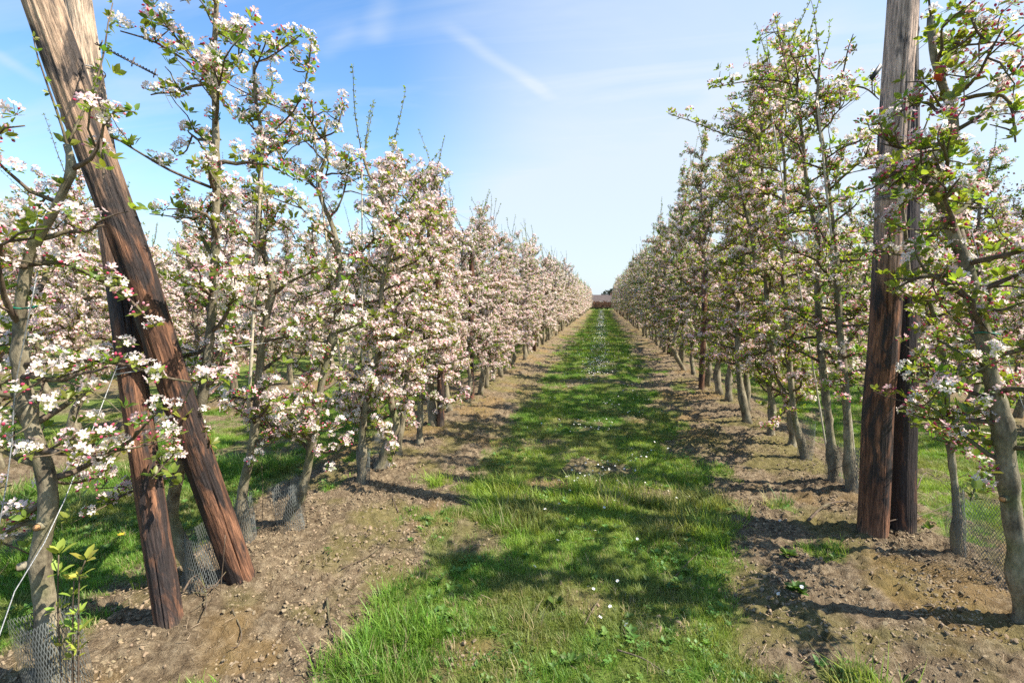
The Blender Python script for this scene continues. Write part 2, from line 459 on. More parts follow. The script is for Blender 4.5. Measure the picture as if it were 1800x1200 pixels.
def grass_mask(x, y):
    """1 on the grass strips, 0 on the bare soil below the rows"""
    x = np.asarray(x, float); y = np.asarray(y, float)
    d = np.full(np.broadcast(x, y).shape, 9.0)
    for c in AISLES: d = np.minimum(d, np.abs(x - c))
    n = fbm(x * 1.3, y * 1.3, 3, 4) - 0.5; n2 = fbm(x * 5, y * 5, 9, 3) - 0.5
    edge = 0.98 + n * 0.40 + n2 * 0.40
    edge = edge - 0.24 * ((x > 0.3) & (x < 1.8)) * np.clip((3.4 - y) / 1.0, 0, 1)
    g = np.clip((edge - d) / 0.22 + 0.5, 0, 1)
    patch = np.clip((fbm(x * 2.2, y * 2.2, 21, 4) - 0.33) / 0.12, 0.15, 1)     # thin spots in the sward
    g = g * patch
    tuft = np.clip((fbm(x * 3.1 + 7, y * 3.1, 33, 3) - 0.66) / 0.08, 0, 1) * 0.7   # stray tufts in the soil
    g = np.maximum(g, tuft * (d < 1.5))
    return np.where(y > ROW_END + 1, 1.0, g)


def cells(x, y, seed):
    """distance to the nearest of jittered points: rounded lumps"""
    ix, iy = np.floor(x), np.floor(y); best = np.full(np.shape(x), 9.0)
    for dx in (-1, 0, 1):
        for dy in (-1, 0, 1):
            cx, cy_ = ix + dx, iy + dy
            best = np.minimum(best, np.hypot(cx + hash2(cx, cy_, seed) - x, cy_ + hash2(cx, cy_, seed + 7) - y))
    return best


FEET = [(-1.80, 2.02), (-1.87, 1.65), (1.66, 3.15), (1.86, 3.19), (-1.98, 1.3), (-1.9, 2.52), (-1.9, 3.3), (1.86, 3.85), (1.80, 3.98), (2.0, 2.93), (1.95, 2.35)]


def ground_z(x, y, fine=True):
    x = np.asarray(x, float); y = np.asarray(y, float)
    z = (fbm(x * 0.5, y * 0.5, 41, 3) - 0.5) * 0.05
    d = np.full(np.broadcast(x, y).shape, 9.0)
    for r in ROWS: d = np.minimum(d, np.abs(x - r))
    z = z + 0.055 * np.exp(-(d / 0.45) ** 2)
    for c in AISLES:                                             # shallow wheel ruts
        z = z - 0.018 * np.exp(-((np.abs(x - c) - 0.72) / 0.18) ** 2)
    for fx, fy in FEET:                                          # earth heaped round posts and trunks
        z = z + 0.028 * np.exp(-((x - fx) ** 2 + (y - fy) ** 2) / .022)
    if fine:
        g = grass_mask(x, y); s = 1 - 0.75 * g
        pm = np.clip((fbm(x * 2.6, y * 2.6, 111, 4) - 0.40) / 0.14, 0, 1)
        wx = x + .02 * (fbm(x * 30, y * 30, 5, 2) - .5); wy = y + .02 * (fbm(x * 30, y * 30, 6, 2) - .5)
        z = z + s * pm * ((.55 - np.minimum(cells(wx * 21, wy * 21, 3), .9)) * .026 + (.5 - cells(wx * 47, wy * 47, 4)) * .010)
        cl = fbm(x * 11, y * 11, 51, 2) - 0.5
        lump = np.abs(fbm(x * 26, y * 26, 55, 3) - 0.5)
        z = z + s * (cl * 0.036 + (0.16 - lump) * 0.10 + (fbm(x * 48, y * 48, 77, 2) - 0.5) * 0.020 * np.clip((fbm(x * 4.3, y * 4.3, 81, 4) - 0.34) / 0.2, 0.15, 1))
    far = np.clip((y - 85) / 40, 0, 1)
    return z - 2.6 * far * far * (3 - 2 * far)


def steps(a, b, d0, g):
    out = [a]; d = d0
    while out[-1] < b: out.append(out[-1] + d); d *= g
    return out


def make_ground():
    xs = np.arange(-3.2, 3.2, 0.018)
    xs = np.r_[-np.array(steps(3.2, 600, 0.022, 1.05))[::-1], xs[1:], np.array(steps(3.2, 600, 0.022, 1.05))]
    ys = np.r_[-np.array(steps(-0.9, 600, 0.05, 1.2))[::-1][:-1], np.arange(0.9, 5.2, 0.016), np.array(steps(5.2, 1500, 0.018, 1.022))]
    X, Y = np.meshgrid(xs, ys)
    Z = ground_z(X, Y)
    nx, ny = len(xs), len(ys)
    i = np.arange(ny - 1)[:, None] * nx; j = np.arange(nx - 1)[None]
    f4 = np.stack([i + j, i + j + 1, i + nx + j + 1, i + nx + j], -1).reshape(-1, 4)
    g = grass_mask(X, Y).ravel()
    moss = np.clip((fbm(X * 2.7, Y * 2.7, 91, 4) - 0.50) / 0.16, 0, 1).ravel()
    rust = np.clip((fbm(X * 1.9 + 3, Y * 1.9, 97, 4) - 0.60) / 0.10, 0, 1).ravel()
    mb = MB(); mb.add(np.stack([X, Y, Z], -1).reshape(-1, 3), None, f4, np.stack([g, moss, rust], 1))
    m, n, l = new_mat('orchard_ground')
    out = N(n, 'ShaderNodeOutputMaterial'); p = N(n, 'ShaderNodeBsdfPrincipled'); l.new(p.outputs[0], out.inputs[0])
    a = N(n, 'ShaderNodeAttribute', attribute_name='col'); sp = N(n, 'ShaderNodeSeparateColor'); l.new(a.outputs['Color'], sp.inputs[0])
    tc = N(n, 'ShaderNodeTexCoord')

    def nz(sc, det=5.0, ro=0.6):
        t = N(n, 'ShaderNodeTexNoise', in_Scale=sc, in_Detail=det, in_Roughness=ro); l.new(tc.outputs['Object'], t.inputs['Vector']); return t.outputs[0]
    n1, n2, n3 = nz(3.0), nz(24.0, 6.0, 0.7), nz(130.0, 4.0, 0.7)
    soil = N(n, 'ShaderNodeValToRGB'); l.new(n2, soil.inputs[0])
    e = soil.color_ramp.elements; e[0].position = 0.30; e[0].color = (0.080, 0.055, 0.034, 1); e[1].position = 0.70; e[1].color = (0.33, 0.258, 0.166, 1)
    k = e.new(0.48); k.color = (0.185, 0.136, 0.084, 1)
    r0 = N(n, 'ShaderNodeMapRange', in_1=0.3, in_2=0.7, in_3=0.78, in_4=1.18); l.new(n1, r0.inputs[0])
    s0 = N(n, 'ShaderNodeVectorMath', operation='SCALE'); l.new(soil.outputs[0], s0.inputs[0]); l.new(r0.outputs[0], s0.inputs['Scale'])
    r1 = N(n, 'ShaderNodeMapRange', in_1=0.3, in_2=0.7, in_3=0.75, in_4=1.25); l.new(n3, r1.inputs[0])
    s1 = N(n, 'ShaderNodeVectorMath', operation='SCALE'); l.new(s0.outputs[0], s1.inputs[0]); l.new(r1.outputs[0], s1.inputs['Scale'])
    mo = N(n, 'ShaderNodeMix', data_type='RGBA'); l.new(s1.outputs[0], mo.inputs[6]); mo.inputs[7].default_value = (0.17, 0.155, 0.040, 1)
    mm = N(n, 'ShaderNodeMath', operation='MULTIPLY', in_1=0.55); l.new(sp.outputs[1], mm.inputs[0]); l.new(mm.outputs[0], mo.inputs[0])
    ru = N(n, 'ShaderNodeMix', data_type='RGBA'); l.new(mo.outputs[2], ru.inputs[6]); ru.inputs[7].default_value = (0.25, 0.16, 0.06, 1)
    mm2 = N(n, 'ShaderNodeMath', operation='MULTIPLY', in_1=0.55); l.new(sp.outputs[2], mm2.inputs[0]); l.new(mm2.outputs[0], ru.inputs[0])
    gr = N(n, 'ShaderNodeValToRGB'); l.new(n2, gr.inputs[0])
    e = gr.color_ramp.elements; e[0].position = 0.3; e[0].color = (0.085, 0.125, 0.022, 1); e[1].position = 0.7; e[1].color = (0.18, 0.26, 0.042, 1)
    gm = N(n, 'ShaderNodeMix', data_type='RGBA'); l.new(ru.outputs[2], gm.inputs[6]); l.new(gr.outputs[0], gm.inputs[7])
    gg = N(n, 'ShaderNodeMath', operation='MULTIPLY', in_1=0.85); l.new(sp.outputs[0], gg.inputs[0]); l.new(gg.outputs[0], gm.inputs[0])
    l.new(gm.outputs[2], p.inputs['Base Color']); p.inputs['Roughness'].default_value = 0.95; p.inputs['Specular IOR Level'].default_value = 0.1
    b = N(n, 'ShaderNodeBump', in_Strength=1.0, in_Distance=0.018)
    ad = N(n, 'ShaderNodeMath', operation='ADD'); l.new(n2, ad.inputs[0]); l.new(n3, ad.inputs[1]); l.new(ad.outputs[0], b.inputs['Height']); l.new(b.outputs[0], p.inputs['Normal'])
    o = mb.build('ground', m); tag(o, 'bare dry soil and grass strips of the orchard floor', kind='structure')


make_ground()


# ------------------------------------------------------------------ instanced ground cover (stuff)
def scatter(name, label, cat, protos, P, rot, scl, idx, colr, mat_unused=None):
    """one object: points that carry the small meshes in protos through geometry nodes"""
    c = bpy.data.collections.new(name + '_kinds')
    for k, me in enumerate(protos):
        o = bpy.data.objects.new('%s_kind_%02d' % (name, k), me); c.objects.link(o)
    me = bpy.data.meshes.new(name); n = len(P)
    me.vertices.add(n); me.vertices.foreach_set('co', np.asarray(P, np.float32).ravel())
    for nm, ty, arr, key in (('rot', 'FLOAT_VECTOR', rot, 'vector'), ('scl', 'FLOAT', scl, 'value'), ('idx', 'INT', idx, 'value')):
        a = me.attributes.new(nm, ty, 'POINT'); a.data.foreach_set(key, np.asarray(arr, np.int32 if ty == 'INT' else np.float32).ravel())
    a = me.attributes.new('col', 'FLOAT_COLOR', 'POINT')
    a.data.foreach_set('color', np.concatenate([colr, np.ones((n, 1))], 1).astype(np.float32).ravel())
    o = link(name, me); tag(o, label, cat, kind='stuff')
    ng = bpy.data.node_groups.new(name, 'GeometryNodeTree')
    ng.interface.new_socket('Geometry', in_out='INPUT', socket_type='NodeSocketGeometry')
    ng.interface.new_socket('Geometry', in_out='OUTPUT', socket_type='NodeSocketGeometry')
    gi, go = ng.nodes.new('NodeGroupInput'), ng.nodes.new('NodeGroupOutput')
    ci = ng.nodes.new('GeometryNodeCollectionInfo'); ci.inputs['Collection'].default_value = c
    ci.inputs['Separate Children'].default_value = True; ci.inputs['Reset Children'].default_value = True
    ip = ng.nodes.new('GeometryNodeInstanceOnPoints'); ip.inputs['Pick Instance'].default_value = True

    def na(nm, ty):
        x = ng.nodes.new('GeometryNodeInputNamedAttribute'); x.data_type = ty; x.inputs['Name'].default_value = nm; return x.outputs['Attribute']
    L = ng.links
    L.new(gi.outputs[0], ip.inputs['Points']); L.new(ci.outputs[0], ip.inputs['Instance'])
    L.new(na('idx', 'INT'), ip.inputs['Instance Index']); L.new(na('rot', 'FLOAT_VECTOR'), ip.inputs['Rotation']); L.new(na('scl', 'FLOAT'), ip.inputs['Scale'])
    L.new(ip.outputs[0], go.inputs[0])
    md = o.modifiers.new('scatter', 'NODES'); md.node_group = ng
    return o


def tuft_mesh(seed, n, rad, hmin, hmax, wid):
    g = np.random.default_rng(seed); mb = MB()
    for _ in range(n):
        a, r = g.uniform(0, TAU), rad * math.sqrt(g.uniform()); b = np.array([math.cos(a) * r, math.sin(a) * r, -0.01])
        out = np.array([math.cos(a), math.sin(a), 0]) * g.uniform(0.1, 0.9) + g.normal(size=3) * 0.35; out[2] = 0
        h = g.uniform(hmin, hmax); w = wid * g.uniform(0.6, 1.3)
        s = np.array([-out[1], out[0], 0]); s = s / (np.linalg.norm(s) + 1e-6) * w / 2
        p1 = b + np.array([0, 0, h * 0.55]) + out * h * 0.25; p2 = b + np.array([0, 0, h * g.uniform(0.75, 1.0)]) + out * h * 0.75
        mb.add([b - s, b + s, p1 - s * 0.8, p1 + s * 0.8, p2], [(2, 3, 4)], [(0, 1, 3, 2)])
    return mb.mesh('grass_tuft', M_GRASS)


def make_grass():
    g = np.random.default_rng(5)
    protos = [tuft_mesh(100 + k, 30, 0.048, 0.018, 0.060, 0.0032) for k in range(6)] + \
             [tuft_mesh(120 + k, 36, 0.05, 0.045, 0.125, 0.0036) for k in range(3)] + \
             [tuft_mesh(130 + k, 60, 0.16, 0.035, 0.085, 0.0075) for k in range(4)]
    P = []; idx = []; sc = []; rgb = []
    bands = [(0.9, 3.2, 1500, 0, (-4.6, 2.6)), (3.2, 6.5, 900, 0, (-6.2, 5.2)), (6.5, 12, 330, 0, (-5.0, 6.2)), (12, 26, 55, 9, (-4.9, 6.0)), (26, 71, 26, 9, (-1.6, 1.6))]
    for y0, y1, dens, base, (xa, xb) in bands:
        n = int((xb - xa) * (y1 - y0) * dens); x = g.uniform(xa, xb, n); y = g.uniform(y0, y1, n)
        m = grass_mask(x, y); keep = g.uniform(size=n) < m * 1.0 * (0.5 + 0.5 * m); x, y, m = x[keep], y[keep], m[keep]
        nn = len(x)
        lush = fbm(x * 1.7, y * 1.7, 61, 3)
        if base == 0:
            tall = (lush > 0.57) & (g.uniform(size=nn) < 0.4) & (y < 4)
            i = np.where(tall, g.integers(6, 9, nn), g.integers(0, 6, nn)); s = g.uniform(0.55, 1.15, nn) * (0.65 + 0.7 * np.clip(lush, 0.2, 0.8))
            if y0 > 6: s *= 1.25
        else:
            i = g.integers(9, 13, nn); s = g.uniform(0.8, 1.3, nn)
        P.append(np.stack([x, y, ground_z(x, y) - 0.003], 1)); idx.append(i); sc.append(s)
        dry = np.clip((fbm(x * 2.3, y * 2.3, 71, 4) - 0.52) / 0.13, 0, 1)[:, None] * 0.6
        yel = np.clip((fbm(x * 1.1, y * 1.1, 73, 3) - 0.45) / 0.2, 0, 1)[:, None]
        c = np.array([0.150, 0.270, 0.034]) * (1 - yel) + np.array([0.27, 0.355, 0.052]) * yel
        c = c * (1 - dry) + np.array([0.24, 0.20, 0.075]) * dry
        st = (g.uniform(size=nn) < 0.085)[:, None]; c = np.where(st, np.array([0.38, 0.31, 0.16]), c)
        rgb.append(c * g.uniform(0.75, 1.25, (nn, 1)))
    P = np.concatenate(P); n = len(P)
    rot = np.stack([g.normal(0, 0.12, n), g.normal(0, 0.12, n), g.uniform(0, TAU, n)], 1)
    print('grass tufts', n)
    scatter('grass', 'short green grass of the strips between the tree rows', 'grass', protos, P, rot, np.concatenate(sc), np.concatenate(idx), np.concatenate(rgb))


def lump_mesh(seed, mat):
    g = np.random.default_rng(seed); mb = MB()
    # a battered icosahedron
    t = (1 + 5 ** 0.5) / 2
    V = np.array([(-1, t, 0), (1, t, 0), (-1, -t, 0), (1, -t, 0), (0, -1, t), (0, 1, t), (0, -1, -t), (0, 1, -t), (t, 0, -1), (t, 0, 1), (-t, 0, -1), (-t, 0, 1)]) / 1.9
    Fc = [(0, 11, 5), (0, 5, 1), (0, 1, 7), (0, 7, 10), (0, 10, 11), (1, 5, 9), (5, 11, 4), (11, 10, 2), (10, 7, 6), (7, 1, 8), (3, 9, 4), (3, 4, 2), (3, 2, 6), (3, 6, 8), (3, 8, 9), (4, 9, 5), (2, 4, 11), (6, 2, 10), (8, 6, 7), (9, 8, 1)]
    V = V * g.uniform(0.6, 1.3, (12, 1)) * np.array([1, g.uniform(0.6, 1), g.uniform(0.45, 0.75)])
    mb.add(V, Fc); return mb.mesh('soil_lump', mat, smooth=False)


def make_clods():
    m, n, l = new_mat('dry_clod')
    out = N(n, 'ShaderNodeOutputMaterial'); p = N(n, 'ShaderNodeBsdfPrincipled'); l.new(p.outputs[0], out.inputs[0])
    a = N(n, 'ShaderNodeAttribute', attribute_name='col', attribute_type='INSTANCER'); l.new(a.outputs['Color'], p.inputs['Base Color'])
    p.inputs['Roughness'].default_value = 0.95; p.inputs['Specular IOR Level'].default_value = 0.1
    g = np.random.default_rng(8)
    protos = [lump_mesh(200 + k, m) for k in range(8)]
    P, S = [], []
    for y0, y1, dens, smin, smax, (xa, xb) in ((0.9, 4, 8000, 0.0014, 0.0125, (-3.2, 2.8)), (4, 9, 2200, 0.004, 0.013, (-2.6, 3.0)), (9, 22, 260, 0.008, 0.018, (-2.2, 2.3))):
        nn = int((xb - xa) * (y1 - y0) * dens); x = g.uniform(xa, xb, nn); y = g.uniform(y0, y1, nn)
        cl = np.clip((fbm(x * 4.3, y * 4.3, 81, 4) - 0.40) / 0.16, 0.04, 1)
        k = g.uniform(size=nn) < (1 - grass_mask(x, y)) ** 2 * cl; x, y = x[k], y[k]
        sz = smin + (smax - smin) * g.uniform(size=len(x)) ** 3.6; P.append(np.stack([x, y, ground_z(x, y) - sz * .15], 1)); S.append(sz)
    P = np.concatenate(P); S = np.concatenate(S); nn = len(P); print('clods', nn)
    c = np.array([0.245, 0.185, 0.117]) * g.uniform(0.72, 1.18, (nn, 1)) * (1 + g.normal(0, 0.02, (nn, 3)))
    scatter('soil_clods', 'crumbled dry clods lying on the bare soil strips', 'soil', protos, P, np.stack([g.normal(0, .5, nn), g.normal(0, .5, nn), g.uniform(0, TAU, nn)], 1), S, g.integers(0, 8, nn), c)


def make_litter():
    """short straws, dead twiglets and fallen leaves"""
    m, n, l = new_mat('dead_straw')
    out = N(n, 'ShaderNodeOutputMaterial'); p = N(n, 'ShaderNodeBsdfPrincipled'); l.new(p.outputs[0], out.inputs[0])
    a = N(n, 'ShaderNodeAttribute', attribute_name='col', attribute_type='INSTANCER'); l.new(a.outputs['Color'], p.inputs['Base Color']); p.inputs['Roughness'].default_value = 0.8
    g = np.random.default_rng(18); protos = []
    for k in range(6):
        mb = MB(); q = np.zeros(3); pts = [q]; d = g.uniform(-0.3, 0.3)
        for _ in range(4):
            d += g.normal(0, 0.35); q = q + np.array([math.cos(d), math.sin(d), g.normal(0, 0.12)]) * 0.25; pts.append(q)
        tube(mb, np.array(pts) - [0.5, 0, 0], np.linspace(0.022, 0.008, 5), 4); protos.append(mb.mesh('litter_straw', m))
    x = g.uniform(-3.0, 2.7, 22000); y = 1.0 + 9 * g.uniform(size=22000) ** 1.4
    k = g.uniform(size=22000) < 0.10 + 0.5 * (1 - grass_mask(x, y)); x, y = x[k], y[k]; nn = len(x)
    S = 0.015 + 0.07 * g.uniform(size=nn) ** 3
    c = np.array([0.26, 0.19, 0.12]) * g.uniform(0.35, 1.5, (nn, 1))
    scatter('plant_litter', 'straws and broken twiglets strewn over soil and grass', 'litter', protos,
            np.stack([x, y, ground_z(x, y) + 0.006], 1), np.stack([g.normal(0, .2, nn), g.normal(0, .2, nn), g.uniform(0, TAU, nn)], 1), S, g.integers(0, 6, nn), c)


def make_ground_weeds():
    """clover, plantain and dandelion leaves low in the sward"""
    g = np.random.default_rng(28); protos = []
    for k in range(6):
        mb = MB(); w = .55 if k < 3 else .95; L0 = .034 if k < 3 else .016
        for q in range(9 if k < 3 else 16):
            a = g.uniform(0, TAU); rr = 0 if k < 3 else g.uniform(0, .035); el = g.uniform(.15, .7); L = L0 * g.uniform(.6, 1.2)
            x_ = np.array([math.cos(a) * math.cos(el), math.sin(a) * math.cos(el), math.sin(el)]); y_ = np.array([-math.sin(a), math.cos(a), 0]); b = np.array([math.cos(a * 3) * rr, math.sin(a * 3) * rr, .004 if k < 3 else .016])
            V = np.array([(0, 0, 0), (.5, -w / 2, .08), (1, 0, -.05), (.5, w / 2, .08)]) * L
            mb.add(V @ np.stack([x_, y_, np.cross(x_, y_)], 1).T + b, [(0, 1, 2), (0, 2, 3)])
        protos.append(mb.mesh('sward_weed', M_GRASS))
    n = 5200; x = g.uniform(-3.6, 1.6, n); y = .95 + 6 * g.uniform(size=n) ** 1.3
    k = (g.uniform(size=n) < grass_mask(x, y) * np.clip((fbm(x * 2.4, y * 2.4, 131, 3) - .42) / .15, .05, 1) + .008); x, y = x[k], y[k]; n = len(x)
    c = np.array([.10, .185, .035]) * g.uniform(.7, 1.5, (n, 1)) * np.array([1, 1, 1])
    scatter('clover_and_plantain', 'low broad leaves of clover and plantain among the grass', 'weeds', protos, np.stack([x, y, ground_z(x, y) + .008], 1),
            np.stack([g.normal(0, .15, n), g.normal(0, .15, n), g.uniform(0, TAU, n)], 1), g.uniform(.45, 1.05, n), g.integers(0, 6, n), c)


make_clods(); make_grass(); make_litter(); make_ground_weeds()

# ------------------------------------------------------------------ blossom and leaf clusters
LEAFC = np.array([0.175, 0.235, 0.042]); WHITE = np.array([0.90, 0.82, 0.745]); PINK = np.array([0.84, 0.42, 0.47]); BUD = np.array([0.62, 0.10, 0.18])
STALK = np.array([0.17, 0.22, 0.06])


def frame(z, g):
    z = z / (np.linalg.norm(z) + 1e-9); a = g.normal(size=3); x = a - z * a.dot(z); x /= np.linalg.norm(x) + 1e-9
    return np.stack([x, np.cross(z, x), z], 1)       # columns


def leaf_geo(lod, L, W, g):
    """a leaf along +x, folded on the midrib, tip curving down"""
    if lod == 0:
        V = np.array([(0, 0, 0), (.28, -.42, .10), (.28, 0, -.02), (.28, .42, .10), (.68, -.36, .10), (.68, 0, -.01), (.68, .36, .10), (1, 0, -.10)])
        V = V * [L, W, L * 0.5]; f3 = [(0, 1, 2), (0, 2, 3), (4, 7, 5), (5, 7, 6)]; f4 = [(1, 4, 5, 2), (2, 5, 6, 3)]
        return V, f3, f4
    V = np.array([(0, 0, 0), (.45, -.42, .07), (1, 0, -.04), (.45, .42, .07)]) * [L, W, L * 0.6]
    return V, [(0, 1, 2), (0, 2, 3)], None


def rosette(mb, g, lod, n, L0, up=0.35, col=LEAFC, mat=1):
    for k in range(n):
        a = k * 2.4 + g.uniform(-.4, .4); el = g.uniform(up - .35, up + .5); L = L0 * g.uniform(0.6, 1.15)
        x = np.array([math.cos(a) * math.cos(el), math.sin(a) * math.cos(el), math.sin(el)])
        y = np.array([-math.sin(a), math.cos(a), 0]) + g.normal(size=3) * 0.25; y -= x * x.dot(y); y /= np.linalg.norm(y); M = np.stack([x, y, np.cross(x, y)], 1)
        V, f3, f4 = leaf_geo(lod, L, L * g.uniform(0.5, 0.62), g)
        c = col * g.uniform(0.75, 1.3) * np.array([g.uniform(0.9, 1.3), 1, 1])
        mb.add(V @ M.T + x * 0.008, f3, f4, c, mat)


def flower(mb, g, lod, p, d, size, pink):
    M = frame(d, g); cup = g.uniform(0.1, 0.6)
    if lod <= 1:
        for k in range(5):
            a = k * TAU / 5 + g.uniform(-.12, .12); ca, sa = math.cos(a), math.sin(a)
            if lod == 0:
                V = np.array([(.08, 0, 0), (.5, -.30, .12), (.5, .30, .12), (.92, -.24, .26), (.92, .24, .26), (1.02, 0, .22), (.55, 0, .03)])
                f3 = [(0, 1, 6), (0, 6, 2), (1, 3, 6), (6, 4, 2), (3, 5, 6), (6, 5, 4)]; w = np.array([0, .35, .35, 1, 1, .9, .1])
            else:
                V = np.array([(.0, 0, 0), (.6, -.36, .1), (1.03, 0, .3), (.6, .36, .1)]); f3 = [(0, 1, 2), (0, 2, 3)]; w = np.array([0, .4, 1, .4])
            V = V * [1, 1, 0.6 + cup * 1.6] * size / 2
            Rz = np.array([[ca, -sa, 0], [sa, ca, 0], [0, 0, 1]])
            pk = np.clip(pink * (0.3 + w), 0, 1)[:, None]
            mb.add(V @ Rz.T @ M.T + p, f3, None, WHITE * (1 - pk) + PINK * pk, 0)
        if lod == 0:
            th = np.arange(5) * TAU / 5; V = np.vstack([np.stack([np.cos(th) * .16, np.sin(th) * .16, np.full(5, .14)], 1), [(0, 0, .2)]]) * size / 2
            mb.add(V @ M.T + p, [(k, (k + 1) % 5, 5) for k in range(5)], None, (0.62, 0.58, 0.22), 0)
    else:
        s = size / 2; V = np.array([(-1, -.3, .15), (.2, -1, 0), (1, .25, .3), (-.2, 1, .1)]) * s
        mb.add(V @ M.T + p, [(0, 1, 2), (0, 2, 3)], None, WHITE * (1 - pink * .8) + PINK * pink * .8, 0)


def bud(mb, g, p, d, s, lod):
    M = frame(d, g); c = BUD * g.uniform(0.7, 1.2) if g.uniform() < 0.6 else PINK
    if lod == 0:
        th = np.arange(5) * TAU / 5
        V = np.vstack([[(0, 0, -.9)], np.stack([np.cos(th) * .62, np.sin(th) * .62, np.full(5, -.1)], 1), np.stack([np.cos(th) * .4, np.sin(th) * .4, np.full(5, .7)], 1), [(0, 0, 1.05)]]) * s
        f3 = [(0, 1 + (k + 1) % 5, 1 + k) for k in range(5)] + [(11, 6 + k, 6 + (k + 1) % 5) for k in range(5)]
        f4 = [(1 + k, 1 + (k + 1) % 5, 6 + (k + 1) % 5, 6 + k) for k in range(5)]
        mb.add(V @ M.T + p, f3, f4, c, 0)
    else:
        V = np.array([(0, 0, -1), (.75, 0, 0), (-.4, .65, 0), (-.4, -.65, 0), (0, 0, 1)]) * s
        mb.add(V @ M.T + p, [(0, 2, 1), (0, 3, 2), (0, 1, 3), (4, 1, 2), (4, 2, 3), (4, 3, 1)] if lod == 1 else [(4, 1, 2), (4, 2, 3), (4, 3, 1)], None, c, 0)


def stalk(mb, a, b, w=0.0012):
    a, b = np.asarray(a), np.asarray(b); s = np.cross(b - a, [0.3, 0.5, 0.8]); s = s / (np.linalg.norm(s) + 1e-9) * w
    mb.add([a - s, a + s, b + s, b - s], None, [(0, 1, 2, 3)], STALK, 1)


def cluster(seed, kind, lod):
    """kind: open, bud or leaf. Materials: 0 petals and buds, 1 leaves and stalks"""
    g = np.random.default_rng(seed); mb = MB()
    if kind == 'leaf':
        rosette(mb, g, min(lod, 1), {0: 7, 1: 6, 2: 5, 3: 3}[lod], {0: .042, 1: .044, 2: .055, 3: .085}[lod], 0.6)
        return mb
    nf = {0: 6, 1: 6, 2: 5, 3: 3}[lod]; size = {0: .031, 1: .032, 2: .038, 3: .068}[lod]
    if kind == 'bud': nf = {0: 2, 1: 2, 2: 2, 3: 2}[lod]
    nb = {'open': {0: 2, 1: 1, 2: 0, 3: 0}, 'bud': {0: 6, 1: 5, 2: 4, 3: 2}}[kind][lod]
    rosette(mb, g, min(lod, 1), {0: 6, 1: 5, 2: 3, 3: 2}[lod], {0: .035, 1: .037, 2: .050, 3: .08}[lod] * (1.15 if kind == 'bud' else 1), 0.05 if kind == 'open' else 0.3)
    pk = g.uniform(0.02, 0.62) if kind == 'open' else g.uniform(0.4, 1.0)
    for k in range(nf + nb):
        a = k * 2.4 + g.uniform(-.3, .3); el = math.asin(np.clip(1 - (k + .5) / (nf + nb) * 1.05, -.1, 1))
        d = np.array([math.cos(a) * math.cos(el), math.sin(a) * math.cos(el), math.sin(el)]); p = d * g.uniform(0.024, 0.036) * (1.3 if lod == 3 else 1) + [0, 0, .008]
        if lod == 0: stalk(mb, (0, 0, 0), p)
        if k < nf: flower(mb, g, lod, p, d + g.normal(size=3) * .25, size * g.uniform(.85, 1.1), np.clip(pk + g.normal(0, .15), 0, 1))
        else: bud(mb, g, p, d, (0.0078 if kind == 'bud' else .006) * (1 if lod < 2 else 1.4 if lod == 2 else 2.6), lod)
    return mb


KINDS = ('open', 'bud', 'leaf')
NVAR = {0: 9, 1: 7, 2: 6, 3: 5}
TPL = {(k, lod): [cluster(1000 * lod + 100 * i + v, k, lod) for v in range(NVAR[lod])] for i, k in enumerate(KINDS) for lod in (0, 1, 2, 3)}
CL_MESH = {(k, v): TPL[(k, 0)][v].mesh('blossom_cluster' if k != 'leaf' else 'leaf_rosette', [M_PETAL, M_LEAF]) for k in KINDS for v in range(NVAR[0])}


# ------------------------------------------------------------------ apple trees
def bend_path(g, p, d, L, n, wander, lift):
    pts = [p]; d = d / np.linalg.norm(d)
    for i in range(n):
        d = d + g.normal(size=3) * wander + np.array([0, 0, lift]); d /= np.linalg.norm(d); pts.append(pts[-1] + d * L / n)
    return np.array(pts)


